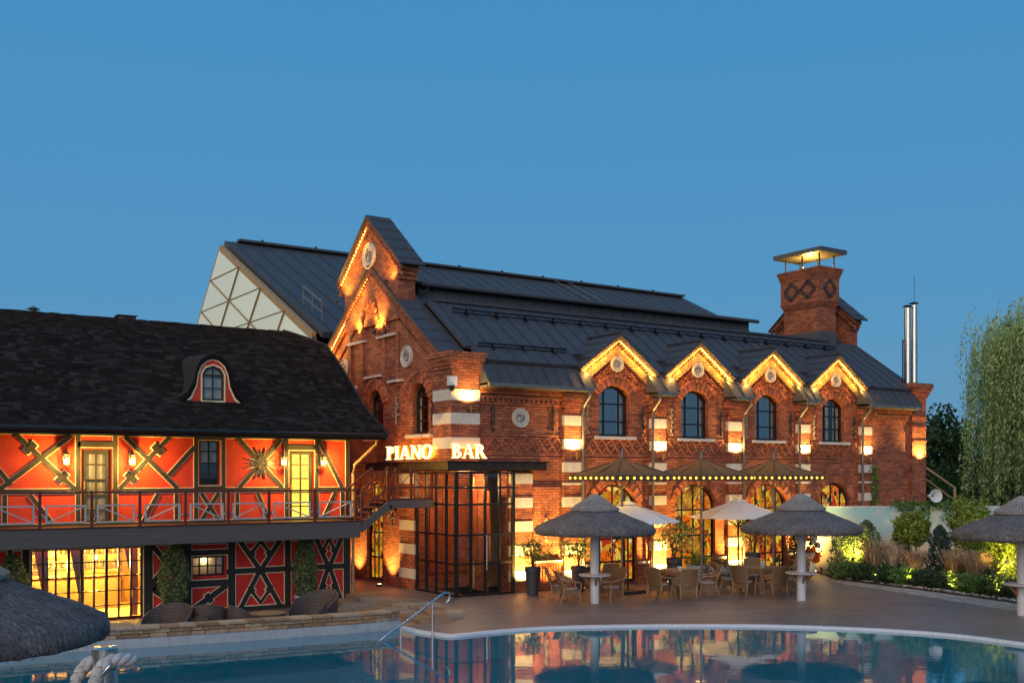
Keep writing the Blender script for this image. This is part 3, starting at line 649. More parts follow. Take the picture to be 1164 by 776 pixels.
for j, (c, h) in enumerate(zip((27.92, 30.9, 33.9), GW)):
    wn = window('window', h, 'X', .14, [c - .17, c + .17], [5.1, 5.5, 5.85], 'pane' if j == 0 else 'pane_mirror', [(c - .46, c - .26), (c + .24, c + .46)])
    MB().box(X0 - .12, c - .78, 4.58, X0 + .14, c + .78, 4.67).build('sill', 'sill_stone', wn)
    voussoirs(c, .50, 5.75, .45, .02, .27, 15, 'X', .07, BB); voussoirs(c, .50, 5.75, .45, .28, .38, 19, 'X', .10, BB)
window('tall_side_window', GW[3], 'X', .12, [30.7, 31.0, 31.3], [.8, 1.6, 2.4], 'stained')

def medallion(loc, r, axis, par):
    prof = [(.001, .03), (r * .62, .035), (r * .64, .07), (r * .74, .07), (r * .76, .045), (r * .90, .05), (r * .95, .09), (r, .08), (r * 1.02, 0)]
    md = MB().lathe(prof, loc, 30, axis).build('medallion', 'medallion', par, smooth=True); mb = MB()
    f = (lambda a, b: (loc[0] + a, loc[1] - .045, loc[2] + b)) if axis == 'Y' else (lambda a, b: (loc[0] - .045, loc[1] - a, loc[2] + b))
    for q0, a0, rr in ((-.2, .4, .30), (.22, 2.6, .26), (0, 4.2, .34)):
        mb.tube([f(r * (q0 + rr * math.cos(a0 + t * .5)), r * (rr * 1.15 * math.sin(a0 + t * .5))) for t in range(10)], r * .055, 5)
    mb.tube([f(r * (-.35 + .08 * t), r * (.4 * math.sin(t * .8))) for t in range(10)], r * .05, 5)
    mb.tube([f(r * .68 * math.cos(t), r * .68 * math.sin(t)) for t in np.linspace(0, 2 * PI, 30, endpoint=False)], r * .035, 5, True); mb.build('medallion_relief', 'relief', md if par == BB else par, smooth=True); return md
medallion((17.44, Y0 - .005, 5.15), .29, 'Y', BB)
medallion((X0 - .005, 28.72, 7.08), .34, 'X', BB); medallion((X0 - .005, 33.3, 7.08), .34, 'X', BB)
# dormer gables
for c in bays:
    D = thing('dormer', '', '', (c, Y0, 6.1)); del D['label']; del D['category']; D.parent = BB; D.location = (c - X0, 0, 6.1)
    def chev(mb, hw, apex, th, y0, y1, slope=.72, zcut=None):
        for s in (-1, 1):
            a = (c, apex); b = (c + s * hw, apex - slope * hw); t = th * math.hypot(1, slope)
            q4 = [a, b, (b[0], b[1] - t), (a[0], a[1] - t)]
            mb.add([(u, y0, v) for u, v in q4] + [(u, y1, v) for u, v in q4], [(0, 1, 2, 3), (7, 6, 5, 4), (0, 4, 5, 1), (1, 5, 6, 2), (2, 6, 7, 3), (3, 7, 4, 0)])
        return mb
    mb = chev(MB(), 1.60, 7.90, .06, 25.70, 26.02)
    for s in (-1, 1):                                  # roof of the dormer running back into the main slope
        p = [(c, 25.71, 7.885), (c + s * 1.58, 25.71, 6.745), (c + s * 1.58, 26.0, 6.745), (c, 27.6, 7.885)]
        mb.add(p + [(x, y, z - .05) for x, y, z in p], [(0, 1, 2, 3), (7, 6, 5, 4), (0, 4, 5, 1), (1, 5, 6, 2), (2, 6, 7, 3), (3, 7, 4, 0)])
        for t in (.25, .5, .75):
            x = c + s * 1.6 * t; z = 7.885 - 1.15 * t; yb = 27.6 - 1.6 * t; mb.bar((x, 25.72, z + .02), (x, yb, z + .02), .025, .05)
        mb.tube([(c + s * 1.25, 25.8, 7.10), (c + s * 1.25, 26.45, 7.10)], .018, 6)
    mb.bar((c, 25.70, 7.93), (c, 27.6, 7.93), .12, .05)
    mb.build('roof', 'roof_metal', D)
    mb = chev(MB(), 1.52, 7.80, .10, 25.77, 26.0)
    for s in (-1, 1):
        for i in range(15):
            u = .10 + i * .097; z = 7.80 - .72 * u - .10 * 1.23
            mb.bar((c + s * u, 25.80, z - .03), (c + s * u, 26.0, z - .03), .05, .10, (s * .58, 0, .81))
    mb.build('raking_cornice', 'brick_lit_gold', D)
    mb = chev(MB(), 1.42, 7.53, .23, 25.86, 26.0); mb.build('gable_band', 'brick_lit_gold', D)
    mb = MB()
    for r in range(14):
        for i in range(-14, 15):
            u = (i + .5 * (r % 2)) * .125; z = 6.25 + r * .068
            if abs(u) > 1.15 or z > 7.12 - .72 * abs(u): continue
            if math.hypot(u, z - 5.55) < 1.10: continue
            mb.box(c + u - .04, Y0 - .09, z - .022, c + u + .04, Y0 - .003, z + .022)
    mb.build('studded_brickwork', 'voussoir', D)
    medallion((c, Y0 - .065, 6.95), .245, 'Y', D)
    mb = MB()
    for s in (-1, 1): mb.bar((c + s * .03, 25.78, 7.655), (c + s * 1.42, 25.78, 7.655 - .72 * 1.39), .016, .012, (s * .58, 0, .81))
    mb.build('light_strip', 'led_strip', D)
    for s in (-1, 1):
        for u, W_ in ((.25, 1.3), (.60, 2.0), (.95, 2.8), (1.28, 2.6)): lamp('POINT', 'rake_light', (c + s * u, 25.70, 7.54 - .72 * u), W_, (1, .50, .08), .02, parent=D)
# roofs
def slab(mb, p, t=.06):
    p = [Vector(q) for q in p]; nrm = (p[1] - p[0]).cross(p[3] - p[0]).normalized()
    if nrm.z < 0: nrm = -nrm
    return mb.add([tuple(q) for q in p] + [tuple(q - nrm * t) for q in p], [(0, 1, 2, 3), (7, 6, 5, 4), (0, 4, 5, 1), (1, 5, 6, 2), (2, 6, 7, 3), (3, 7, 4, 0)])
def seams(mb, a0, a1, b0, b1, step, h=.028, w=.014):      # ribs from line a to line b
    a0, a1, b0, b1 = map(Vector, (a0, a1, b0, b1)); n_ = max(1, round((a1 - a0).length / step))
    for i in range(n_ + 1):
        p, q = a0.lerp(a1, i / n_), b0.lerp(b1, i / n_); nrm = (a1 - a0).cross(b0 - a0).normalized()
        if nrm.z < 0: nrm = -nrm
        mb.bar(p + nrm * h / 2, q + nrm * h / 2, w, h, nrm)
mb = MB(); slab(mb, [(15.78, 26.40, 7.235), (35.95, 26.40, 7.235), (35.95, 28.7, 8.85), (15.78, 28.7, 8.85)], .1)
seams(mb, (16.1, 26.42, 7.25), (35.8, 26.42, 7.25), (16.1, 28.68, 8.85), (35.8, 28.68, 8.85), .56)
for a, b in [(15.98, bays[0] - 1.45)] + [(bays[i] + 1.45, bays[i + 1] - 1.45) for i in range(3)] + [(bays[3] + 1.45, 35.85)]:
    slab(mb, [(a, 25.78, 6.80), (b, 25.78, 6.80), (b, 26.40, 7.235), (a, 26.40, 7.235)], .1); seams(mb, (a + .03, 25.8, 6.815), (b - .03, 25.8, 6.815), (a + .03, 26.41, 7.245), (b - .03, 26.41, 7.245), .56)
slab(mb, [(15.78, 28.7, 8.851), (35.95, 28.7, 8.851), (35.95, 34, 8.9), (15.78, 34, 8.9)], .1); slab(mb, [(15.78, 34, 8.9), (35.95, 34, 8.9), (35.95, 36.4, 6.8), (15.78, 36.4, 6.8)], .1)
mb.bar((16, 28.72, 8.89), (34.3, 28.72, 8.89), .22, .07)
mb.build('main_roof', 'roof_metal', BB)
for a, b in [(15.98, bays[0] - 1.2)] + [(bays[i] + 1.2, bays[i + 1] - 1.2) for i in range(3)] + [(bays[3] + 1.2, 35.83)]:
    mb = MB(); mb.add([(x_, y_, z_) for x_ in (a, b) for y_, z_ in ((25.42, 6.105), (25.93, 6.785), (25.93, 6.105))], [(0, 1, 2), (5, 4, 3), (0, 3, 4, 1), (1, 4, 5, 2), (2, 5, 3, 0)]); seams(mb, (a, 25.42, 6.11), (b, 25.42, 6.11), (a, 25.92, 6.77), (b, 25.92, 6.77), .42, .03, .018)
    mb.build('skirt_roof', 'roof_metal', BB)
for a, b in [(15.98, 19.75), (22.35, 23.15), (25.85, 26.6), (29.28, 30.05), (32.75, 35.83)]:
    mb = MB().box(a, 25.36, 6.0, b, 25.47, 6.10).box(a, 25.50, 5.985, b, 25.98, 6.035); mb.build('gutter', 'zinc', BB)
for x, side in ((19.3, 1), (22.77, -1), (26.2, 1), (29.65, -1), (33.1, -1)):
    u = x + side * .33
    MB().tube([(u, 25.42, 6.0), (u, 25.42, 5.88), (u, 25.76, 5.55), (u, 25.78, 5.4), (u, 25.78, .1)], .045, 8).build('downpipe', 'zinc', BB, smooth=True)
mb = MB()
for y, z, xa, xb in ((28.0, 8.36 + .2, 16.3, 34.0), (26.35, 7.20 + .14, 16.2, 19.4)):
    mb.tube([(xa, y, z), (xb, y, z)], .03, 6); mb.tube([(xa, y + .05, z - .09), (xb, y + .05, z - .09)], .02, 6); x = xa + .5
    while x < xb: mb.bar((x, y - .02, z + .03), (x, y + .12, z - .16), .05, .05); mb.bar((x, y - .1, z - .17), (x, y + .14, z - .12), .05, .06); x += 1.1
mb.build('snow_rail', 'dark_frame', BB)
# stepped bell gable at the left end, with its raking courses
def gable_top(xa, xb, name):
    mb = MB().plate([(29.15, 8.3), (33.05, 8.3), (33.05, 9.85), (33.3, 9.95), (gc, 11.72), (28.9, 9.95), (29.15, 9.85)], [], FX(xa), FX(xb))
    b = mb.build(name, 'brick', BB)
    mb = MB()
    for s in (-1, 1):
        for i in range(3): mb.box(xa - .02, gc + s * (1.93 + .04 * i), 9.52 + .13 * i, xb + .02, gc + s * (2.02 + .07 * i), 9.65 + .13 * i - .002)
    for s in (-1, 1):
        for o, t, zz in ((.10, .15, 11.80), (.06, .10, 11.50)):
            q4 = [(gc, zz), (gc + s * 2.32, zz - .80 * 2.32), (gc + s * 2.32, zz - .80 * 2.32 - t), (gc, zz - t * 1.28)]
            mb.add([(xa - o, u, v) for u, v in q4] + [(xa, u, v) for u, v in q4], [(0, 1, 2, 3), (7, 6, 5, 4), (0, 4, 5, 1), (1, 5, 6, 2), (2, 6, 7, 3), (3, 7, 4, 0)])
        for i in range(17):
            u = .12 + i * .115; mb.bar((xa - .15, gc + s * u, 11.55 - .80 * u), (xa - .10, gc + s * u, 11.55 - .80 * u), .06, .12)
    mb.build('raking_cornice', 'brick_trim', b)
    mb = MB()
    for s in (-1, 1):
        slab(mb, [(xa - .16, gc, 11.87), (xa - .16, gc + s * 2.42, 9.94), (xb + .12, gc + s * 2.42, 9.94), (xb + .12, gc, 11.87)], .05)
        for i in range(5): t = i / 5 + .1; mb.bar((xa - .15, gc + s * 2.42 * t, 11.88 - 1.93 * t), (xb + .11, gc + s * 2.42 * t, 11.88 - 1.93 * t), .03, .03)
    mb.build('gable_roof', 'roof_metal', b)
    return b
bt = gable_top(X0 - .12, 15.62, 'bell_gable')
medallion((X0 - .125, gc, 10.55), .42, 'X', bt)
br = gable_top(36.15, XE, 'bell_gable')
mb = MB()
for s in (-1, 1):                                       # raking courses of the main gable
    for o, t, zz in ((.16, .16, 10.22), (.10, .12, 9.86), (.05, .30, 9.58)):
        q4 = [(gc, zz), (gc + s * 4.75, zz - .70 * 4.75), (gc + s * 4.75, zz - .70 * 4.75 - t), (gc, zz - t * 1.22)]
        mb.add([(X0 - o - .002, u, v) for u, v in q4] + [(X0 - .002, u, v) for u, v in q4], [(0, 1, 2, 3), (7, 6, 5, 4), (0, 4, 5, 1), (1, 5, 6, 2), (2, 6, 7, 3), (3, 7, 4, 0)])
    for i in range(38):
        u = .12 + i * .12; mb.bar((X0 - .21, gc + s * u, 9.98 - .70 * u), (X0 - .15, gc + s * u, 9.98 - .70 * u), .07, .13)
mb.build('gable_cornice', 'brick_trim', BB)
for xa, xb, zt, wall in ((X0 - .2, 15.86, 10.27, 15.84), (35.85, 36.8, 10.20, 35.88)):
    mb = MB()
    for s in (-1, 1):
        slab(mb, [(xa, gc, zt), (xa, gc + s * 4.9, 6.84), (xb, gc + s * 4.9, 6.84), (xb, gc, zt)], .05)
        for i in range(9): t = i / 9 + .06; mb.bar((xa + .02, gc + s * 4.9 * t, zt + .01 - 3.43 * t), (xb, gc + s * 4.9 * t, zt + .01 - 3.43 * t), .03, .03)
        mb.add([(wall, gc, 10.18), (wall, gc + s * 4.8, 6.84), (wall, gc, 6.84)], [(0, 1, 2)])
    mb.build('gable_roof', 'roof_metal', BB)
# warm light strips under the left-hand raking courses
for u in (.5, 1.3, 2.1, 2.9, 3.7): lamp('POINT', 'rake_light', (X0 - .36, gc + u, 9.66 - .70 * u), 2.6, (1, .52, .09), .03, parent=BB)
for u in (.4, 1.0, 1.6): lamp('POINT', 'rake_light', (X0 - .42, gc + u, 11.18 - .80 * u), 2.0, (1, .52, .09), .03, parent=BB)
MB().bar((X0 - .11, gc + .15, 9.90), (X0 - .11, gc + 4.5, 9.90 - .70 * 4.35), .014, .02, (1, 0, 0)).build('light_strip', 'led_strip', BB)
MB().bar((X0 - .19, gc + .15, 11.47), (X0 - .19, gc + 2.1, 11.47 - .80 * 1.95), .014, .02, (1, 0, 0)).build('light_strip', 'led_strip', bt)
# blind arches, strips and small sills on the gable
mb = MB()
for y in (29.35, 30.3, 31.9, 32.85): mb.box(X0 - .05, y - .1, 6.2 if abs(y - gc) > 1 else 6.2, X0 - .003, y + .1, 8.0 if abs(y - gc) > 1 else 8.5)
for s in (-1, 1):
    for i in range(7): mb.box(X0 - .05 - .012 * i, gc + s * (.95 - .1 * i), 8.05 + .15 * i, X0 - .003, gc + s * (1.15 - .1 * i), 8.2 + .15 * i - .004)
    for i in range(5): mb.box(X0 - .04, gc + s * (.25 + .13 * i), 8.75 - .12 * i, X0 - .003, gc + s * (.37 + .13 * i), 8.86 - .12 * i)
mb.build('blind_arcade', 'brick_trim', BB)
mb = MB()
for r0, r1, pr in ((.52, .68, .16), (.72, .90, .10)):
    n_ = 17
    for i in range(n_):
        a0, a1 = PI * i / n_ + .02, PI * (i + 1) / n_ - .02; q4 = [(gc + r0 * math.cos(a0), 8.30 + 1.25 * r0 * math.sin(a0)), (gc + r1 * math.cos(a0), 8.30 + 1.25 * r1 * math.sin(a0)), (gc + r1 * math.cos(a1), 8.30 + 1.25 * r1 * math.sin(a1)), (gc + r0 * math.cos(a1), 8.30 + 1.25 * r0 * math.sin(a1))]
        mb.add([(X0 - pr * (1 + .25 * (i % 2)), u, v) for u, v in q4] + [(X0 - .004, u, v) for u, v in q4], [(0, 1, 2, 3), (7, 6, 5, 4), (0, 4, 5, 1), (1, 5, 6, 2), (2, 6, 7, 3), (3, 7, 4, 0)])
    for s in (-1, 1):
        for j in range(5): mb.box(X0 - pr * (1 + .25 * (j % 2)), gc + s * r0, 7.92 + .075 * j, X0 - .004, gc + s * r1, 7.985 + .075 * j)
mb.build('niche_arch', 'voussoir', BB)

for y0, y1, z in ((29.4, 30.7, 7.82), (31.6, 32.9, 7.82), (30.4, 31.6, 6.6), (29.0, 29.9, 6.35), (32.3, 33.2, 6.35)): MB().box(X0 - .13, y0, z, X0 - .003, y1, z + .07).build('sill', 'sill_stone', BB)
# wall anchors (wrought tie plates)
def anchor(x, y, z0, z1, axis, mat, par=BB):
    mb = MB(); f = (lambda a, b, c_: (x + a, y - c_, b)) if axis == 'Y' else (lambda a, b, c_: (x - c_, y - a, b))
    mb.tube([f(0, z0, .04), f(0, z1, .04)], .026, 6); zm = (z0 + z1) / 2
    for z in (z0, zm, z1): mb.tube([f(-.06, z - .03, .04), f(0, z + .05, .07), f(.06, z - .03, .04)], .022, 6)
    for s in (-1, 1): mb.tube([f(0, z0 + .1, .04), f(s * .07, z0 + .2, .05), f(s * .03, z0 + .3, .04)], .018, 5); mb.tube([f(0, z1 - .1, .04), f(s * .07, z1 - .2, .05), f(s * .03, z1 - .3, .04)], .018, 5)
    return mb.build('wall_anchor', mat, par, smooth=True)
for x in (16.45, 18.62): anchor(x, Y0, 4.78, 5.6, 'Y', 'iron')
for i, c in enumerate(bays):
    for s in (-1, 1): anchor(c + s * 1.12, Y0, 4.78, 5.6, 'Y', 'iron_cream' if s < 0 else 'iron')
anchor(18.35, Y0, 1.5, 2.1, 'Y', 'iron_cream'); anchor(X0, 27.1, 4.9, 5.6, 'X', 'iron')
def scroll(y, z, s_, mat):
    mb = MB(); f = lambda a, b, c_: (X0 - c_, y - a * s_, z + b * s_)
    mb.tube([f(0, -.5, .05), f(.02, 0, .06), f(0, .55, .05), f(.08, .62, .05)], .03, 6)
    for a in (35, 80, 130, 200, 250, 310): mb.tube([f(0, 0, .06), f(.2 * math.cos(math.radians(a)), .2 * math.sin(math.radians(a)), .07), f(.32 * math.cos(math.radians(a + 25)), .32 * math.sin(math.radians(a + 25)), .05)], .026, 5)
    return mb.build('wall_anchor', mat, BB, smooth=True)
scroll(29.4, 5.45, .85, 'iron_cream'); scroll(32.4, 5.45, .85, 'iron_cream'); scroll(29.75, 2.25, .9, 'iron_cream'); scroll(32.15, 2.25, .9, 'iron_cream')
# clerestory along the ridge
mb = MB().box(16.15, 29.9, 8.8, 31.0, 33.5, 9.55); seams(mb, (16.2, 29.9, 8.82), (31, 29.9, 8.82), (16.2, 29.9, 9.55), (31, 29.9, 9.55), .5, .03)
cl = mb.build('clerestory', 'roof_metal_grey', BB)
mb = MB(); slab(mb, [(16.0, 29.62, 9.62), (31.25, 29.62, 9.62), (31.25, 33.9, 10.0), (16.0, 33.9, 10.0)], .09); mb.build('clerestory_roof', 'roof_metal', cl)
mb = MB().tube([(16.05, 29.55, 9.53), (31.2, 29.55, 9.53)], .07, 8).tube([(16.3, 29.57, 9.5), (16.3, 29.6, 9.35), (16.12, 29.85, 9.15), (16.1, 29.88, 8.9)], .045, 8); mb.build('gutter', 'roof_metal', cl, smooth=True)
# chimney on the roof
ch = MB(); cx0, cx1, cy0, cy1 = 34.45, 35.45, 29.25, 31.15
ch.box(cx0, cy0, 8.6, cx1, cy1, 10.4)
for i in range(4): ch.box(cx0 - .03 * (i + 1), cy0 - .03 * (i + 1), 10.4 + .07 * i, cx1 + .03 * (i + 1), cy1 + .03 * (i + 1), 10.47 + .07 * i - .002)
ch.box(cx0 - .10, cy0 - .10, 10.68, cx1 + .10, cy1 + .10, 11.62)
for i in range(4): ch.box(cx0 - .1 - .03 * (i + 1), cy0 - .1 - .03 * (i + 1), 11.62 + .1 * i, cx1 + .1 + .03 * (i + 1), cy1 + .1 + .03 * (i + 1), 11.72 + .1 * i - .002)
CH = ch.build('chimney', 'brick', BB)
mb = MB()
def loz(f, hw_, hh):
    for sx_ in (-1, 1):
        for sz in (-1, 1): mb.bar(f(sx_ * hw_, 0), f(0, sz * hh), .12, .06, f(0, 0) - f(0, 0) + (Vector((1, 0, 0)) if abs(f(0, 0).x - (cx0 - .12)) < .01 else Vector((0, 1, 0))))
for yc in (29.77, 30.65): loz(lambda a, b: Vector((cx0 - .12, yc + a, 11.17 + b)), .38, .36)
loz(lambda a, b: Vector(((cx0 + cx1) / 2 + a, cy0 - .12, 11.17 + b)), .36, .36)
mb.build('lozenge_pattern', 'brick_dark', CH)
MB().box(cx0 - .03, cy0 - .03, 8.4, cx1 + .03, cy1 + .3, 9.38).build('flashing', 'roof_metal_grey', CH)
mb = MB()
for x in (cx0 + .05, cx1 - .05):
    for y in (cy0 + .05, (cy0 + cy1) / 2, cy1 - .05): mb.cyl((x, y, 12.0), (x, y, 12.62), .03, n=8)
cap = mb.build('cap_posts', 'dark_frame', CH)
mb = MB().plate([(cx0 - .32, cy0 - .32), (cx1 + .32, cy0 - .32), (cx1 + .32, cy1 + .32), (cx0 - .32, cy1 + .32)], [], lambda u, v: (u, v, 12.60), lambda u, v: (u, v, 12.78)); mb.build('chimney_cap', 'roof_metal_grey', CH)
lamp('POINT', 'chimney_light', ((cx0 + cx1) / 2, (cy0 + cy1) / 2, 12.12), 60, (1, .66, .12), .12, parent=CH)
# steel flues on the end pier
FP = thing('steel_flue_pair', 'two tall polished steel flue pipes with rain caps above the brick end pier', 'flue', (36.3, 26.2, 6.98))
for x, zt in ((36.02, 10.05), (36.42, 10.2)):
    mb = MB().cyl((x, 26.2, 6.98), (x, 26.2, zt), .13, n=18)
    for z in (7.8, 8.6, 9.4): mb.cyl((x, 26.2, z), (x, 26.2, z + .05), .14, n=18)
    p = mb.build('flue_pipe', 'flue_steel', FP, smooth=True)
    MB().cyl((x, 26.2, zt + .06), (x, 26.2, zt + .1), .19, .15, n=18).cyl((x, 26.2, zt - .02), (x, 26.2, zt + .08), .06).build('rain_cap', 'dark_frame', p)
MB().bar((35.72, 26.2, 6.98), (35.72, 26.2, 8.75), .04, .04).bar((35.7, 26.2, 8.75), (36.6, 26.2, 8.75), .04, .04).bar((36.6, 26.2, 8.77), (36.6, 26.2, 6.98), .04, .04).build('support_frame', 'rail_red', FP)
MB().cyl((36.55, 26.25, 6.98), (36.5, 26.25, 11.4), .012, n=6).build('antenna', 'iron', FP)

# ------------------------------------------------------------------ glazed hall behind
HH = thing('glass_gabled_hall', 'tall dark metal roofed hall with glass gable standing behind the brick building', 'building', (29, 44, 0))
ry, rz_ = 46.6, 13.95
mb = MB(); slab(mb, [(15.6, 35.6, 8.65), (42.8, 35.6, 8.65), (42.8, ry, rz_), (15.6, ry, rz_)], .25)
seams(mb, (15.7, 35.6, 8.66), (42.7, 35.6, 8.66), (15.7, ry, rz_), (42.7, ry, rz_), .78, .035, .02)
slab(mb, [(15.6, ry, rz_), (42.8, ry, rz_), (42.8, 52.4, 8.7), (15.6, 52.4, 8.7)], .25)
mb.bar((15.9, ry - .1, rz_ + .07), (42.8, ry - .1, rz_ + .07), .4, .10)
x = 17
while x < 42: mb.bar((x, ry - .2, rz_ + .1), (x, ry - .2, rz_ + .2), .12, .1); x += 2.6
rf = mb.build('roof', 'roof_metal', HH)
mb = MB()
for xx in (33.4, 34.3): mb.bar((xx, 42, 11.83), (xx, ry, rz_ + .12), .04, .05)
mb.build('roof_ladder', 'zinc', rf)
MB().box(15.8, 36.0, 0, 42.6, 36.2, 8.6).box(42.3, 36.2, 0, 42.6, 52, 8.6).box(15.8, 51.8, 0, 42.3, 52, 8.6).build('wall', 'roof_metal_grey', HH)
gap = (46.35, 13.55); gr = (35.95, 8.50); gL = (51.75, 8.55)
# glass gable: triangles between diagonal bars
def gl_pt(a, b): return (gap[0] + a * (gr[0] - gap[0]) + b * (gL[0] - gap[0]), gap[1] + a * (gr[1] - gap[1]) + b * (gL[1] - gap[1]))
NG = 4; gv = MB(); bars = MB()
for i in range(NG):
    for j in range(NG - i):
        q3 = [gl_pt(i / NG, j / NG), gl_pt((i + 1) / NG, j / NG), gl_pt(i / NG, (j + 1) / NG)]; gv.add([(15.02 + .004 * random.random(), *p) for p in q3], [(0, 1, 2)])
        if i + j < NG - 1:
            q3 = [gl_pt((i + 1) / NG, j / NG), gl_pt((i + 1) / NG, (j + 1) / NG), gl_pt(i / NG, (j + 1) / NG)]; gv.add([(15.02 + .004 * random.random(), *p) for p in q3], [(0, 1, 2)])
for i in range(1, NG):
    for p, q in ((gl_pt(i / NG, 0), gl_pt(i / NG, (NG - i) / NG)), (gl_pt(0, i / NG), gl_pt((NG - i) / NG, i / NG))): bars.bar((15.0, *p), (15.0, *q), .035, .05, (1, 0, 0))
    p, q = gl_pt(i / NG, 0), gl_pt(0, i / NG); bars.bar((14.995, *p), (14.995, *q), .02, .03, (1, 0, 0))
gp = gv.build('glass_gable', 'gable_glass', HH); bars.build('glazing_bars', 'burnt_rim', gp)
mb = MB().bar((15.1, *gap), (15.1, *gr), .28, .16, (1, 0, 0)).bar((15.1, *gap), (15.1, *gL), .28, .14, (1, 0, 0)); mb.build('gable_rim', 'burnt_rim', gp)
MB().plate([(35.9, 8.5), (51.8, 8.5), (51.8, 0), (35.9, 0)], [], FX(15.05), FX(15.2)).build('wall', 'roof_metal_grey', HH)
mb = MB().bar((15.45, ry, rz_ - .12), (15.45, 35.6, 8.53), .24, .3, (1, 0, 0)); mb.build('verge_board', 'roof_metal', HH)
mb = MB()
for z in (.35, .75): mb.bar((15.7, 36.6, 9.15 + z), (15.7, 38.4, 10.0 + z), .03, .03)
for y in (36.6, 37.5, 38.4): mb.bar((15.7, y, 8.55 + (y - 35.6) * .482), (15.7, y, 9.4 + (y - 35.6) * .482), .03, .03)
mb.build('roof_guardrail', 'zinc', HH)

# ------------------------------------------------------------------ glass entrance, canopy, sign
GE = thing('glass_entrance', 'corner entrance box of black framed glass under the lit lettering', 'entrance', (15.2, 26, 0))
ax, ay = 15.10, 25.72
Tz = 3.56
mb = MB()
nX, nY = 4, 4
ex, ey = 17.02, 28.08
for i in range(nX + 1):
    x = ax + (ex - ax) * i / nX; w_ = .10 if i in (0, nX) else .055; mb.box(x - w_ / 2, ay - .03, 0, x + w_ / 2, ay + .05, Tz)
for i in range(1, nY + 1):
    y = ay + (ey - ay) * i / nY; w_ = .10 if i == nY else .05; mb.box(ax - .03, y - w_ / 2, 0, ax + .05, y + w_ / 2, Tz)
for z in (.04, .93, 1.75, 2.62, 3.10, Tz - .04): mb.box(ax - .022, ay - .022, z - .028, ex - .02, ay + .042, z + .028); mb.box(ax - .024, ay + .045, z - .027, ax + .044, ey - .02, z + .027)
fr_ = mb.build('frame', 'dark_frame', GE)
MB().box(ax + .05, ay + .006, .05, ex - .05, ay + .014, Tz - .03).build('glass', 'pane', fr_); MB().box(ax + .006, ay + .06, .05, ax + .014, ey - .05, Tz - .03).build('glass', 'pane', fr_)
MB().tube([(16.05, ay - .09, .75), (16.05, ay - .09, 1.75)], .02, 8).bar((16.05, ay - .09, .85), (16.05, ay, .85), .02, .02).bar((16.05, ay - .09, 1.65), (16.05, ay, 1.65), .02, .02).build('door_handle', 'steel', GE)
MB().box(15.15, 25.76, 3.57, 17.0, 28.1, 3.60).build('ceiling_panel', 'canopy_metal', GE)
MB().box(16.6, 26.5, .02, 16.66, 27.5, 3.5).build('inner_brick_panel', 'brick', GE)
for i, (y0, y1, m__) in enumerate(((26.3, 26.7, 'poster_orange'), (27.0, 27.4, 'poster_orange'))): MB().box(16.56, y0, .9, 16.595, y1, 3.0).build('wall_panel', m__, GE)
MB().box(15.5, 28.12, .02, 17.2, 28.18, 3.6).build('inner_brick_panel', 'brick', GE)
for x0_, x1_ in ((15.55, 15.85), (16.0, 16.35), (16.5, 16.85)): MB().box(x0_, 28.08, .5, x1_, 28.115, 3.1).build('wall_panel', 'poster_orange', GE)
# things behind the glass: curtain and lit yellow drapes in the hall
mb = MB(); k3 = 14; mb.add([(16.45 + .5 * i / k3, 27.2 + .05 * (i % 2), .05) for i in range(k3 + 1)] + [(16.45 + .5 * i / k3, 27.2 + .05 * (i % 2), 3.4) for i in range(k3 + 1)], [(i, i + 1, k3 + 2 + i, k3 + 1 + i) for i in range(k3)]); mb.build('curtain', 'room_warm', GE)
lamp('POINT', 'entrance_light', (15.9, 26.7, 3.2), 38, (1, .55, .2), .15, parent=GE)
CA = thing('entrance_canopy', 'flat dark bronze canopy band carrying the glowing letters over the entrance', 'canopy', (15.2, 26, 3.6))
MB().plate([(14.72, 25.55), (18.1, 25.55), (18.1, 25.99), (16.9, 25.99), (15.14, 25.95), (15.14, 30.85), (14.72, 30.85)], [], lambda u, v: (u, v, 3.60), lambda u, v: (u, v, 3.82)).build('slab', 'canopy_metal', CA)
MB().plate([(14.66, 25.49), (18.16, 25.49), (18.16, 25.99), (16.9, 25.99), (15.14, 25.96), (15.14, 30.9), (14.66, 30.9)], [], lambda u, v: (u, v, 3.822), lambda u, v: (u, v, 3.86)).build('top_flashing', 'dark_frame', CA)

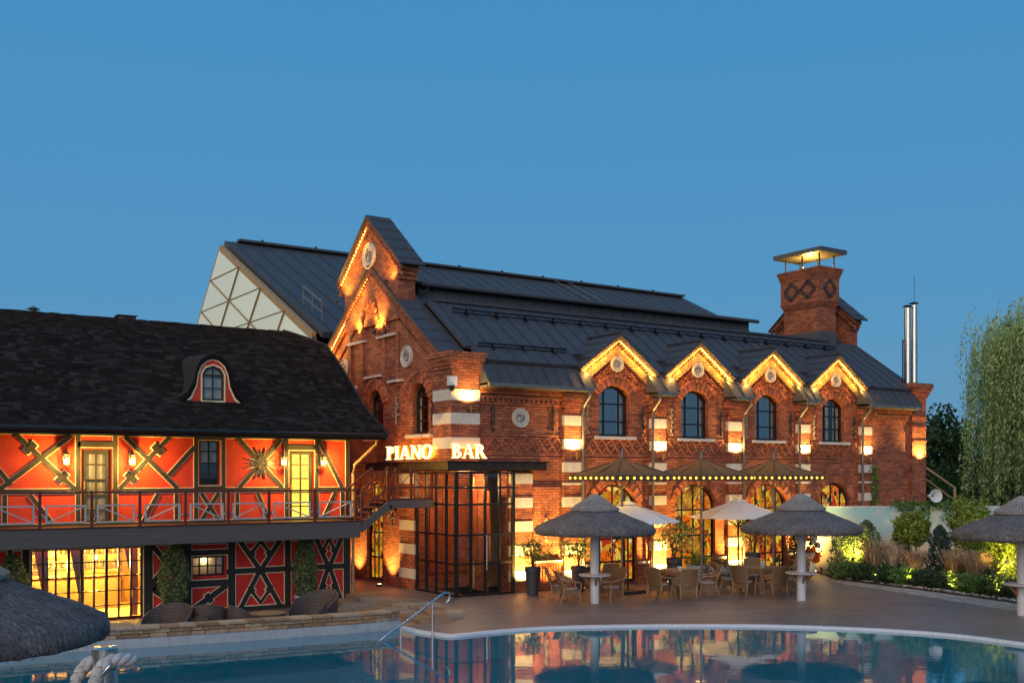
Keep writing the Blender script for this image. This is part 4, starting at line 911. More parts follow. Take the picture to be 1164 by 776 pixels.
LET = {}
def P_(mb_, pts): mb_.append(pts)
def letter_polys(ch):
    R = []                                             # shapes in a box 1 high; returned as convex outlines
    rect = lambda x0, y0, x1, y1: R.append([(x0, y0), (x1, y0), (x1, y1), (x0, y1)])
    def serif(x, y, wd=.30): rect(x - wd / 2, y, x + wd / 2, y + .06)
    def arc(cx_, cy_, rx, ry_, t, a0, a1, n_=10, thin=.115):
        for i in range(n_):
            b0, b1 = math.radians(a0 + (a1 - a0) * i / n_), math.radians(a0 + (a1 - a0) * (i + 1) / n_)
            T = lambda b: thin + (t - thin) * abs(math.cos(b))
            o = lambda b: (cx_ + rx * math.cos(b), cy_ + ry_ * math.sin(b)); q = lambda b: (cx_ + (rx - T(b)) * math.cos(b), cy_ + (ry_ - T(b) * .8) * math.sin(b))
            R.append([q(b0), o(b0), o(b1), q(b1)])
    if ch in 'PBR':
        rect(.12, 0, .30, 1); serif(.2, 0, .36); serif(.2, .94, .36)
        if ch == 'P': arc(.30, .72, .36, .28, .16, -90, 90); W = .72
        if ch == 'B': arc(.30, .76, .32, .24, .15, -90, 90); arc(.30, .27, .40, .27, .17, -90, 90); W = .78
        if ch == 'R': arc(.30, .74, .35, .26, .16, -90, 90); R.append([(.36, .52), (.54, .52), (.88, 0), (.66, 0)]); serif(.78, 0, .26); W = .90
    if ch == 'I': rect(.12, 0, .30, 1); serif(.21, 0, .36); serif(.21, .94, .36); W = .42
    if ch == 'A':
        R.append([(.10, 0), (.17, 0), (.46, 1), (.40, 1)]); R.append([(.66, 0), (.86, 0), (.54, 1), (.40, 1)]); rect(.24, .28, .70, .38); serif(.13, 0, .26); serif(.76, 0, .32); W = .92
    if ch == 'N': rect(.12, 0, .19, 1); rect(.70, 0, .77, 1); R.append([(.10, 1), (.28, 1), (.77, 0), (.66, 0)]); serif(.155, 0, .26); serif(.735, .94, .26); serif(.13, .94, .2); W = .88
    if ch == 'O': arc(.46, .5, .42, .52, .19, 0, 360, 26); W = .92
    return R, W
SG = thing('glowing_sign_lettering', 'glowing serif letters reading PIANO BAR standing on the entrance canopy corner', 'sign', (15, 26, 3.86))
def write(word, start, hgt, stretch, plane):
    s = start
    for ch in word:
        R, W = letter_polys(ch); mb, me_ = MB(), MB(); sg = hgt * stretch
        for i, poly in enumerate(R):
            d0 = .0015 * i
            if plane == 'Y': f = lambda u, v, d_: (s + u * sg, 25.60 + d_, 3.93 + v * hgt)
            else: f = lambda u, v, d_: (14.77 + d_, s - u * sg, 3.93 + v * hgt)
            n_ = len(poly)
            mb.add([f(*p, -d0) for p in poly] + [f(*p, .03 - d0) for p in poly], [tuple(range(n_))] + [(j, (j + 1) % n_, n_ + (j + 1) % n_, n_ + j) for j in range(n_)])
            me_.add([f(*p, .031 - d0) for p in poly] + [f(*p, .075 + d0) for p in poly], [tuple(range(n_, 2 * n_))[::-1]] + [(j, (j + 1) % n_, n_ + (j + 1) % n_, n_ + j) for j in range(n_)])
        o = mb.build('letter', 'letter_glow', SG); me_.build('letter_return', 'letter_edge', o)
        if plane == 'Y': lamp('POINT', 'letter_light', (s + W * sg / 2, 25.75, 4.15), .8, (1, .42, .05), .08, parent=SG)
        else: lamp('POINT', 'letter_light', (14.95, s - W * sg / 2, 4.15), 2.2, (1, .42, .05), .08, parent=SG)
        s = s + W * sg if plane == 'Y' else s - W * sg
write('PIANO', 29.50, .41, 1.90, 'X'); write('BAR', 14.88, .41, 1.08, 'Y')
mb = MB().tube([(14.80, 29.6, 3.9), (14.80, 26.4, 3.9)], .015, 5).tube([(14.85, 25.62, 3.9), (16.1, 25.62, 3.9)], .015, 5); mb.build('support_rail', 'dark_frame', SG)

# cameras on the corner
SC = thing('security_camera', 'white dome security camera on the upper corner pilaster', 'camera', (15.0, 25.86, 6.0))
MB().box(14.88, 25.70, 5.98, 15.12, 25.87, 6.24).build('mount', 'camera_white', SC); MB().lathe([(.001, -.16), (.06, -.14), (.09, -.06), (.09, 0)], (14.98, 25.76, 5.98), 14).build('dome', 'dark_frame', SC, smooth=True)

# ------------------------------------------------------------------ lamps on the brickwork
def wall_lamp(loc, label, W=9):
    T = thing('wall_lamp', label, 'wall lamp', loc, 'small brass uplighters on the pilasters'); x, y, z = loc
    MB().lathe([(.02, -.13), (.035, -.10), (.045, -.02), (.065, .03), (.055, .03), (.01, -.03)], (x, y - .20, z), 14).build('lamp_cup', 'brass', T, smooth=True)
    MB().bar((x, y - .2, z - .07), (x, y, z - .07), .03, .03).lathe([(.001, 0), (.018, -.03), (.001, -.06)], (x, y - .20, z - .13), 8).build('bracket', 'brass', T)
    MB().lathe([(.04, .0), (.03, .025), (.001, .03)], (x, y - .20, z), 10).build('bulb', 'lamp_glow', T)
    lamp('SPOT', 'lamp_beam', (x, y - .24, z + .06), W * 1.6, WARM, .03, aim=(x, y - .05, z + 1.0), ang=145, blend=.9, parent=T)
    return T
nm = ['right of the round medallion', 'between first and second dormer', 'between second and third dormer', 'between third and fourth dormer', 'right of the fourth dormer']
for x, q in zip(PX, nm): wall_lamp((x, Y0 - .14, 4.10), 'small brass uplighter on the upper pilaster ' + q, 26)
wall_lamp((15.55, 25.86, 5.42), 'small brass uplighter on the corner pilaster above the glowing lettering', 20)
wall_lamp((36.3, 25.86, 4.0), 'small brass uplighter on brick end pier below the steel flues', 60)
def uplight(loc, aim, W, label, ang=95, group='uplights on the deck along the brick wall'):
    T = thing('ground_uplight', label, 'uplight', loc, group); x, y, z = loc
    MB().lathe([(.10, 0), (.11, .03), (.09, .06), (.06, .065), (.001, .055)], loc, 16).build('housing', 'iron', T, smooth=True)
    MB().lathe([(.058, .066), (.001, .068)], loc, 12).build('lens', 'lamp_glow', T)
    lamp('SPOT', 'uplight_beam', (x, y, z + .12), W, (1, .60, .14), .05, aim=aim, ang=ang, blend=.8, parent=T)
for x, q in zip([17.42] + PX[:4], ['left of the tall grey planter', 'left of the first stained window', 'between first and second stained windows', 'between second and third stained windows', 'right of the third stained window']):
    uplight((x, Y0 - .62, 0), (x, Y0 - .05, 1.9), 330, 'low deck uplight at the foot of the striped pilaster ' + q)
uplight((18.4, Y0 - .55, 0), (18.4, Y0 - .05, .9), 42, 'low deck uplight in front of the plain brick panel beside tall planter')
uplight((X0 - .45, 29.75, 0), (X0 - .05, 29.75, 1.3), 95, 'round uplight in the alley right of the tall side window')
uplight((X0 - .45, 32.2, 0), (X0 - .05, 32.2, 1.3), 95, 'round uplight in the alley left of the tall side window')
uplight((33.1, Y0 - .9, 0), (33.1, Y0 - .05, 2.2), 20, 'low uplight hidden behind the garden wall by the ivy pilaster')
def floodlet(loc, aim, W, label):
    T = thing('flood_lamp', label, 'flood lamp', loc, 'small flood lamps on the brick gable ledges')
    MB().bar(loc, Vector(loc) + (Vector(aim) - Vector(loc)).normalized() * .12, .10, .08).build('housing', 'iron', T)
    lamp('SPOT', 'flood_beam', Vector(loc) + (Vector(aim) - Vector(loc)).normalized() * .16, W, (1, .50, .08), .05, aim=aim, ang=110, blend=.9, parent=T)
floodlet((X0 - .42, gc - .86, 7.92), (X0 - .04, gc - .66, 8.9), 70, 'small flood lamp on the right ledge under the gable peak')
floodlet((X0 - .42, gc + .86, 7.92), (X0 - .04, gc + .66, 8.9), 70, 'small flood lamp on the left ledge under the gable peak')
floodlet((X0 - .50, 29.25, 9.35), (X0 - .1, 29.6, 10.2), 24, 'small flood lamp at the right foot of the bell gable')
floodlet((X0 - .50, 33.0, 9.25), (X0 - .1, 32.5, 10.6), 40, 'small flood lamp at the left foot of the bell gable')
floodlet((X0 - .60, 35.4, 7.0), (X0 - .1, 33.6, 8.3), 70, 'small flood lamp at the left foot of the main gable slope')
floodlet((X0 - .30, 28.7, 7.62), (X0 - .1, 28.95, 8.3), 0.5, 'small flood lamp above the right gable medallion') if False else None

# ------------------------------------------------------------------ half-timbered red house
RH = thing('half_timbered_house', 'red half timbered house with steep dark shingle roof and long balcony', 'house', (6, 28.5, -.3))
WY = 28.5; RX1 = 13.1
D1, D2, W1 = (5.67, 6.40, 2.17, 4.12), (11.24, 11.97, 2.17, 4.15), (8.67, 9.24, 3.16, 4.42)
GF, SWN = (4.45, 7.20, -.28, 1.60), (8.47, 9.38, .72, 1.26)
rc = lambda a: [(a[0], a[2]), (a[1], a[2]), (a[1], a[3]), (a[0], a[3])]
MB().plate([(-2.5, 1.80), (RX1, 1.80), (RX1, 4.78), (-2.5, 4.78)], [rc(a) for a in (D1, D2, W1)], FY(WY), FY(WY + .2)).build('upper_wall', 'plaster_red', RH)
MB().plate([(-2.5, -.35), (RX1, -.35), (RX1, 1.80), (-2.5, 1.80)], [rc(a) for a in (GF, SWN)], FY(WY + .01), FY(WY + .2)).build('lower_wall', 'plaster_dark', RH)
MB().plate([(WY + .21, -.3), (37.9, -.3), (37.9, 6.6), (35.3, 8.25), (31.6, 7.35), (30.0, 6.2), (28.95, 5.35), (28.71, 5.1)], [], FX(RX1 - .2), FX(RX1)).build('end_wall', 'plaster_dark', RH); MB().box(-2.5, 37.8, -.3, RX1 - .21, 38, 7.3).build('rear_wall', 'plaster_dark', RH)
def beams(lst, mat, proud, trimw=.014):
    mb, tr_ = MB(), MB()
    for i, (a, b, w_) in enumerate(lst):
        j = .0012 * (i % 9)
        y = WY - proud / 2 - j; mb.bar((a[0], y, a[1]), (b[0], y, b[1]), w_, proud, (0, 1, 0)); tr_.bar((a[0], WY - .007 - j, a[1]), (b[0], WY - .007 - j, b[1]), w_ + 2 * trimw, .018, (0, 1, 0))
    return mb, tr_
B_up = []
for z, w_ in ((4.53, .12), (3.05, .12), (2.19, .08)):
    xs = [-2.5, D1[0] - .02, D1[1] + .02, W1[0] - .02, W1[1] + .02, D2[0] - .02, D2[1] + .02, RX1]
    if z > 4.4 or z < 2.5: B_up.append(((-2.5, z), (RX1, z), w_))
    else:
        for a, b in ((xs[0], xs[1]), (xs[2], xs[5]), (xs[6], xs[7])): B_up.append(((a, z), (b, z), w_))
x = -2.3
while x < RX1: B_up.append(((x, 4.60), (x, 4.78), .110)); x += .66
for x in (D1[0] - .09, D1[1] + .09, D2[0] - .09, D2[1] + .09, W1[0] - .09, W1[1] + .09, RX1 - .08, 1.6, -.6): B_up.append(((x, 2.2), (x, 4.5), .110))
for a in (D1, D2): B_up.append(((a[0] - .1, 4.24), (a[1] + .1, 4.24), .14))
B_up.append(((W1[0] - .05, 4.46), (W1[1] + .05, 4.46), .1)); B_up.append(((W1[0] - .05, 3.12), (W1[1] + .05, 3.12), .09))
zt, zb_ = 4.46, 3.11
for a, b in (((4.14, zt), (5.50, zb_)), ((5.42, zt), (3.77, zb_)), ((3.1, zt), (4.02, zb_ + .1)), ((6.72, zt), (8.08, zb_)), ((7.86, zt), (6.60, zb_)), ((8.52, 4.20), (7.85, 3.45)), ((9.77, zt), (11.02, zb_)), ((11.0, zt), (9.77, zb_)), ((12.12, zt), (12.84, zb_)), ((1.7, zt), (2.9, zb_)), ((3.0, zt), (1.7, zb_)), ((-.5, zt), (1.5, zb_)), ((1.5, zt), (-.5, zb_))): B_up.append((a, b, .110))
z2, z3 = 2.97, 2.22
for x in (3.88, 8.06, 9.72, .5, 2.6): B_up.append(((x, z2), (x, z3), .105))
for a, b in (((4.45, z2), (4.98, z3)), ((7.58, z2), (7.18, z3)), ((8.72, z2), (9.2, z3)), ((9.2, z2), (8.72, z3)), ((10.3, z2), (10.62, z3)), ((12.64, z2), (12.27, z3)), ((12.86, z2), (12.86, z3))): B_up.append((a, b, .105))
mb, tr_ = beams(B_up, 'timber', .028)
def nick(mb, tr_, c_, ang, w_=.30, h_=.16):                # carved notches on the braces
    u = Vector((math.cos(ang), 0, math.sin(ang))); c_ = Vector((c_[0], WY - .027, c_[1])); mb.bar(c_ - u * h_ / 2, c_ + u * h_ / 2, w_, .036, (0, 1, 0)); tr_.bar(c_ - u * (h_ / 2 + .03) + Vector((0, .0175, 0)), c_ + u * (h_ / 2 + .03) + Vector((0, .0175, 0)), w_ + .06, .02, (0, 1, 0))
for a, b in (((4.14, zt), (5.50, zb_)), ((7.86, zt), (6.60, zb_))):
    ang = math.atan2(b[1] - a[1], b[0] - a[0])
    for t in (.24, .78): nick(mb, tr_, (a[0] + (b[0] - a[0]) * t, a[1] + (b[1] - a[1]) * t), ang)
sc0 = (10.39, 3.785)                                       # carved sun burst on the brace crossing
kst = 0
for base in (0, 90, 180, 270):
    for da, L in ((-19, .42), (0, .35), (19, .42)):
        kst += 1
        a = math.radians(base + da); c_ = Vector((sc0[0], 0, sc0[1])); u = Vector((math.cos(a), 0, math.sin(a))); v_ = Vector((-u.z, 0, u.x))
        for M_, g, yy in ((mb, 0, WY - .042 - .0012 * kst), (tr_, .022, WY - .020 - .0008 * kst)):
            p = [c_ + v_ * (.034 + g) + u * .13, c_ + u * (L + 2 * g), c_ - v_ * (.034 + g) + u * .13]
            M_.add([(q.x, yy, q.z) for q in p] + [(q.x, WY - .001, q.z) for q in p], [(0, 1, 2), (0, 1, 4, 3), (1, 2, 5, 4), (2, 0, 3, 5)])
mb.build('upper_timber_frame', 'timber', RH); tr_.build('upper_painted_lines', 'trim_cream', RH)
B_lo = [((-2.5, 1.68), (RX1, 1.68), .16), ((7.25, .62), (7.4, .62), .05), ((9.42, .81), (RX1, .81), .15), ((7.3, -.26), (RX1, -.26), .16), ((7.3, .52), (9.5, .52), .18), ((8.35, 1.36), (9.5, 1.36), .14)]
for x, w_ in ((4.36, .16), (7.32, .22), (8.34, .22), (9.56, .20), (11.18, .17), (11.86, .17), (RX1 - .10, .20), (4.0, .1)): B_lo.append(((x, -.3), (x, 1.62), w_))
for x0, x1 in ((9.66, 11.1), (11.95, 12.92)):
    xm = (x0 + x1) / 2; q = (x1 - x0) * .24
    for s in (-1, 1): B_lo.append(((xm + s * (x1 - x0) * .40, 1.62), (xm + s * .03, .84), .13)); B_lo.append(((xm + s * .03, .78), (xm + s * (x1 - x0) * .40, -.22), .13)); B_lo.append(((xm + s * q, 1.18), (xm, 1.62), .085)); B_lo.append(((xm + s * q, .36), (xm, -.10), .085))
B_lo.append(((9.42, .44), (8.44, -.2), .15)); B_lo.append(((7.42, .46), (8.24, -.2), .13)); B_lo.append(((7.42, 1.6), (8.24, .6), .13))
B_lo.append(((7.42, .6), (8.24, 1.6), .13)); B_lo.append(((7.42, -.2), (8.24, .42), .13))
mb, tr_ = beams(B_lo, 'timber_black', .03, .024)
nick(mb, tr_, (8.93, .12), math.atan2(.64, .98), .26, .14)
for x0, x1 in ((9.66, 11.1), (11.95, 12.92)):
    xm = (x0 + x1) / 2; q = (x1 - x0) * .18
    for s in (-1, 1): nick(mb, tr_, (xm + s * q, 1.27), .8, .17, .16); nick(mb, tr_, (xm + s * q, .26), .8, .17, .16)
mb.build('lower_timber_frame', 'timber_black', RH); tr_.build('lower_painted_lines', 'trim_cream', RH)
# doors and windows of the house
def opening(a, name, mat, nx, ny, fw=.05, panes='pane', depth=.06, zlo=0.):
    x0, x1, z0, z1 = a; mb = ring([(x0, z0), (x1, z0), (x1, z1), (x0, z1)], [(x0 + fw, z0 + fw), (x1 - fw, z0 + fw), (x1 - fw, z1 - fw), (x0 + fw, z1 - fw)], FY(WY + depth), FY(WY + depth + .06))
    zb = z0 + zlo
    for i in range(1, nx): x = x0 + (x1 - x0) * i / nx; mb.box(x - .018, WY + depth + .01, zb + fw, x + .018, WY + depth + .05, z1 - fw)
    for i in range(1, ny): z = zb + (z1 - zb) * i / ny; mb.box(x0 + fw, WY + depth + .014, z - .016, x1 - fw, WY + depth + .046, z + .016)
    o = mb.build(name, mat, RH); MB().box(x0 + fw * .6, WY + depth + .026, z0 + fw * .6, x1 - fw * .6, WY + depth + .034, z1 - fw * .6).build('glass', panes, o); return o
d_ = opening(D1, 'balcony_door', 'timber', 2, 5, .13); d_['label'] = 'dark unlit balcony door with pale drawn curtains'
MB().plate(rc((D1[0] + .02, D1[1] - .02, D1[2], D1[3])), [], FY(WY + .125), FY(WY + .13)).build('curtain', 'curtain', d_)
MB().cyl((D1[0] + .07, WY + .02, 3.1), (D1[0] + .07, WY + .02, 3.3), .02).build('door_handle', 'brass', d_)
d_ = opening(D2, 'balcony_door', 'timber', 2, 5, .10); d_['label'] = 'balcony door glowing bright yellow from inside'
MB().plate(rc(D2), [], FY(WY + .19), FY(WY + .2)).build('lit_curtain', 'door_lit', d_)
MB().cyl((D2[0] + .06, WY + .02, 3.0), (D2[0] + .06, WY + .02, 3.2), .02).build('door_handle', 'brass', d_)
d_ = opening(W1, 'window', 'timber', 2, 4, .06, 'pane'); MB().plate(rc(W1), [], FY(WY + .19), FY(WY + .2)).build('dark_room', 'room_dark', d_)
MB().plate(rc((W1[0], W1[1], 3.8, W1[3])), [], FY(WY + .15), FY(WY + .16)).build('curtain', 'curtain', d_)
d_ = opening(SWN, 'small_window', 'timber_black', 4, 2, .05); MB().plate(rc(SWN), [], FY(WY + .3), FY(WY + .31)).build('lit_room', 'curtain', d_)
lamp('POINT', 'small_room_light', (8.9, WY + .22, 1.15), 1.2, (1, .8, .4), .03, parent=d_)
# bar room behind the glass wall
x0, x1, z0, z1 = GF
mb = ring(rc(GF), rc((x0 + .06, x1 - .06, z0 + .06, z1 - .05)), FY(WY + .02), FY(WY + .10))
for i in range(1, 9): x = x0 + (x1 - x0) * i / 9; w_ = .022 if i % 3 else .035; mb.box(x - w_, WY + .03, z0 + .05, x + w_, WY + .09, z1 - .04)
for i in range(1, 5): z = z0 + (z1 - z0) * i / 5; mb.box(x0 + .05, WY + .035, z - .014, x1 - .05, WY + .085, z + .014)
gw = mb.build('glass_wall', 'dark_frame', RH); MB().box(x0 + .04, WY + .055, z0 + .04, x1 - .04, WY + .063, z1 - .03).build('glass', 'pane', gw)
rm = MB().plate([(3.2, -.3), (8.3, -.3), (8.3, 1.75), (3.2, 1.75)], [], FY(32.6), FY(32.65)).box(3.15, WY + .22, -.3, 3.2, 32.6, 1.75).box(8.3, WY + .22, -.3, 8.35, 32.6, 1.75).box(3.2, WY + .22, 1.70, 8.3, 32.6, 1.75).box(3.2, WY + .22, -.32, 8.3, 32.6, -.28)
rm.build('bar_room', 'room_warm', RH)
mb = MB()
for z in (.35, .75, 1.15): mb.box(4.2, 32.3, z, 7.6, 32.58, z + .04)
for x in (4.2, 5.3, 6.4, 7.56): mb.box(x, 32.28, -.28, x + .05, 32.58, 1.5)
sh = mb.build('bar_shelf', 'interior_wood', RH)
mb = MB()
for z in (.39, .79, 1.19):
    x = 4.3
    while x < 7.5:
        h = random.uniform(.16, .28); mb.lathe([(.035, 0), (.038, h * .6), (.013, h * .75), (.013, h)], (x, 32.42, z), 8, cap=True); x += random.uniform(.09, .16)
mb.build('bottles', 'bottle_glass', sh)
MB().box(4.4, 31.0, -.28, 7.2, 31.5, .62).box(4.3, 30.92, .622, 7.3, 31.58, .68).build('bar_counter', 'interior_wood', RH)
for xc in (4.75, 5.6, 6.95):                               # curtains drawn aside
    mb = MB(); k3 = 8; wv = .34
    top = [(xc - wv / 2 + wv * i / k3, WY + .28 + .04 * (i % 2), 1.62) for i in range(k3 + 1)]; mid = [(xc + .12 - wv / 5 + wv / 2.5 * i / k3, WY + .28 + .03 * (i % 2), .35) for i in range(k3 + 1)]; bot_ = [(xc + .06 - wv / 3 + wv / 1.5 * i / k3, WY + .28 + .04 * (i % 2), -.24) for i in range(k3 + 1)]
    mb.add(top + mid + bot_, [(r * (k3 + 1) + i, r * (k3 + 1) + i + 1, (r + 1) * (k3 + 1) + i + 1, (r + 1) * (k3 + 1) + i) for r in (0, 1) for i in range(k3)]); mb.build('curtain', 'curtain', gw)
for x, y, z, W in ((5.0, 30.2, 1.2, 85), (6.4, 30.4, 1.2, 85), (7.4, 29.4, 1.3, 45), (5.6, 31.9, 1.5, 60)):
    PLm = thing('pendant_lamp', {5.0: 'pendant lamp glowing behind the left part of the bar glass', 6.4: 'pendant lamp glowing behind the middle of the bar glass', 7.4: 'pendant lamp nearest the right edge of bar glass', 5.6: 'pendant lamp over the back shelf inside the bar'}[x], 'lamp', (x, y, z))
    MB().cyl((x, y, z), (x, y, 1.7), .008, n=6).build('cord', 'dark_frame', PLm); MB().lathe([(.001, -.06), (.06, -.03), (.07, .03), (.03, .08), (.001, .09)], (x, y, z), 14).build('globe', 'lamp_glow', PLm, smooth=True)
    lamp('POINT', 'pendant_light', (x, y, z - .13), W * 1.5, (1, .66, .14), .06, parent=PLm)
# balcony
bal = MB().box(-2.5, 26.9, 2.06, 12.62, WY - .01, 2.18).build('balcony_floor', 'canopy_metal', RH)
MB().box(-2.5, 26.84, 1.72, 12.66, 26.895, 2.175).box(12.62, 26.9, 1.72, 12.66, WY - .01, 2.175).build('balcony_fascia', 'plank_grey', RH)
MB().box(-2.5, 26.80, 2.185, 12.68, 26.98, 2.205).build('balcony_nosing', 'rail_red', RH)
for x in (1.2, 5.2, 9.3): MB().box(x, 26.9, 1.78, x + .12, WY - .06, 2.055).build('balcony_joist', 'timber_black', RH)
posts = [-1.2, -.08, 1.04, 2.17, 3.3, 4.42, 5.58, 6.71, 7.83, 8.94, 10.04, 11.33, 12.55]
RL = MB().bar((-2.5, 26.90, 3.04), (12.6, 26.90, 3.04), .06, .045).bar((12.57, 26.93, 3.04), (12.57, 27.1, 3.04), .05, .045).build('balcony_railing', 'rail_red', RH)
for i, x in enumerate(posts):
    MB().box(x - .03, 26.865, 1.95, x + .03, 26.935, 3.08).box(x - .045, 26.85, 2.42, x + .045, 26.95, 2.5).build('railing_post', 'rail_red', RL)
    if i + 1 < len(posts):
        a, b = x + .12, posts[i + 1] - .12; z0, z1 = 2.30, 2.74; mb = MB()
        mb.box(a, 26.88, z0, a + .045, 26.92, z1).box(b - .045, 26.88, z0, b, 26.92, z1).box(a + .046, 26.88, z0, b - .046, 26.92, z0 + .04).box(a + .046, 26.88, z1 - .04, b - .046, 26.92, z1)
        p, q = ((a + .03, 26.90, z1 - .03), (b - .03, 26.90, z0 + .03)) if i % 2 == 0 else ((a + .03, 26.90, z0 + .03), (b - .03, 26.90, z1 - .03))
        mb.bar(p, q, .03, .035, (0, 1, 0)); mb.box(x + .031, 26.89, 2.45, a, 26.91, 2.48); mb.box(b, 26.89, 2.45, posts[i + 1] - .031, 26.91, 2.48); mb.build('railing_panel', 'rail_grey', RL)
# stair from the balcony end up to the brick building
SR = thing('steel_stair', 'short red railed steel stair rising from balcony end to a brick wall landing', 'stair', (13.6, 27.3, 2.1))
for y in (26.92, 27.95):
    mb = MB(); mb.bar((12.68, y, 1.95), (13.62, y, 2.62), .05, .22, (0, 0, 1)); mb.box(13.60, y - .025, 2.52, 15.02, y + .025, 2.74); mb.build('stringer', 'plank_grey', SR)
for i in range(4): t = (i + .5) / 4; MB().box(12.74 + .23 * i, 26.95, 2.24 + .14 * i, 13.0 + .23 * i, 27.92, 2.28 + .14 * i).build('tread', 'rail_red', SR)
MB().box(13.62, 26.95, 2.745, 15.0, 27.92, 2.785).build('landing', 'rail_red', SR)
for y in (26.93, 27.94):
    mb = MB()
    for (x, zb, zt2) in ((12.75, 2.0, 3.06), (13.55, 2.6, 3.68), (14.3, 2.74, 3.68), (14.98, 2.74, 3.56)): mb.box(x - .03, y - .03, zb, x + .03, y + .03, min(zt2, 3.56) if x > 14.6 else zt2)
    mb.bar((12.75, y, 3.04), (13.55, y, 3.66), .05, .04); mb.bar((13.55, y, 3.54), (14.6, y, 3.54), .05, .04); mb.bar((12.75, y, 2.55), (13.55, y, 3.1), .03, .03); mb.bar((13.55, y, 3.1), (14.98, y, 3.1), .03, .03)
    for t in (.2, .45, .7): mb.bar((12.75 + .8 * t, y, 2.25 + .5 * t), (12.75 + .8 * t + .2, y, 3.04 + .62 * t), .014, .014)
    mb.bar((13.6, y, 2.8), (14.28, y, 3.5), .014, .014); mb.bar((14.95, y, 2.8), (14.32, y, 3.5), .014, .014); mb.build('railing', 'rail_red', SR)
MB().tube([(13.12, 28.3, 4.58), (13.05, 28.25, 4.3), (12.7, 28.34, 3.75), (13.16, 28.42, 3.6)] if False else [(13.62, 27.7, 4.56), (13.58, 27.75, 4.35), (13.2, 28.4, 3.75), (13.18, 28.44, 3.5), (13.18, 28.44, -.2)], .045, 8).build('downpipe', 'burnt_rim', RH, smooth=True)
# roof with shingles laid course by course
prof = [(27.25, 4.60), (27.62, 4.85), (28.2, 5.13), (28.95, 5.60), (30.0, 6.47), (31.0, 7.21), (31.6, 7.60), (33.4, 8.06), (35.3, 8.50), (38.4, 6.6)]
RXa, RXb = -3.2, 13.66
mb = MB(); n_ = len(prof)
for x_, rev in ((0, 0),):
    pts = [(RXa, y, z) for y, z in prof] + [(RXb, y, z) for y, z in prof]; low = [(x, y, z - .14) for x, y, z in pts]
    mb.add(pts + low, [(i, i + 1, n_ + i + 1, n_ + i) for i in range(n_ - 1)] + [(2 * n_ + i, 3 * n_ + i, 3 * n_ + i + 1, 2 * n_ + i + 1) for i in range(n_ - 1)] + [(n_ + i, n_ + i + 1, 3 * n_ + i + 1, 3 * n_ + i) for i in range(n_ - 1)] + [(0, n_, 3 * n_, 2 * n_)])
RF = mb.build('roof', 'shingle', RH)
cum = [0]
for a, b in zip(prof, prof[1:]): cum.append(cum[-1] + math.hypot(b[0] - a[0], b[1] - a[1]))
def onprof(s):
    i = max(j for j in range(len(cum) - 1) if cum[j] <= s + 1e-9); t = (s - cum[i]) / (cum[i + 1] - cum[i]); a, b = prof[i], prof[i + 1]
    d_ = Vector((0, b[0] - a[0], b[1] - a[1])).normalized(); return Vector((0, a[0] + (b[0] - a[0]) * t, a[1] + (b[1] - a[1]) * t)), d_, Vector((0, -d_.z, d_.y))
sv, sf = [], []; s = .02; row = 0
while s < cum[8] - .2:
    p, d_, nn = onprof(s); p2, _, n2 = onprof(min(s + .19, cum[8])); x = RXa + random.random() * .3
    while x < RXb - .06:
        L = random.choice((.13, .18, .24, .30)); e1 = min(x + L, RXb); th = random.choice((.014, .028, .034)); dz = random.choice((0, 0, .03))
        a, b = p - (p2 - p).normalized() * dz + nn * (th + .006), p2 + n2 * .004; o = len(sv)
        lo = p - (p2 - p).normalized() * dz + nn * .001
        sv += [(x, a.y, a.z), (e1 - .004, a.y, a.z), (e1 - .004, b.y, b.z), (x, b.y, b.z), (x, lo.y, lo.z), (e1 - .004, lo.y, lo.z)]; sf += [(o, o + 1, o + 2, o + 3), (o + 4, o + 5, o + 1, o)]; x += L
    s += .142; row += 1
raw('shingles', np.array(sv), np.array(sf), 'shingle', RF)
MB().tube([(RXa, 27.2, 4.58), (RXb + .02, 27.2, 4.58)], .06, 8).bar((RXb - .02, 27.3, 4.62), (RXb - .02, 27.32, 4.63), .05, .05).build('gutter', 'dark_frame', RH, smooth=True)
mb = MB()
for a, b in zip(prof[:9], prof[1:9]): mb.bar((RXb + .03, a[0], a[1] - .04), (RXb + .03, b[0], b[1] - .04), .05, .20)
mb.build('verge_board', 'timber_black', RH)
for x, kind in ((5.6, 0), (8.35, 1)):
    if kind == 0: MB().lathe([(.09, 0), (.09, .12), (.2, .13), (.03, .22)], (x, 35.2, 8.42), 12, cap=True).build('roof_vent', 'roof_metal_grey', RF)
    else: mb = MB().box(x - .24, 34.9, 8.3, x + .24, 35.5, 8.55); mb.add([(x - .30, 34.8, 8.552), (x + .30, 34.8, 8.552), (x + .22, 35.6, 8.66), (x - .22, 35.6, 8.66), (x - .30, 35.6, 8.552), (x + .30, 35.6, 8.552)], [(0, 1, 2, 3), (1, 5, 2), (0, 3, 4), (5, 4, 3, 2)]); mb.build('roof_vent', 'brick_dark', RF)
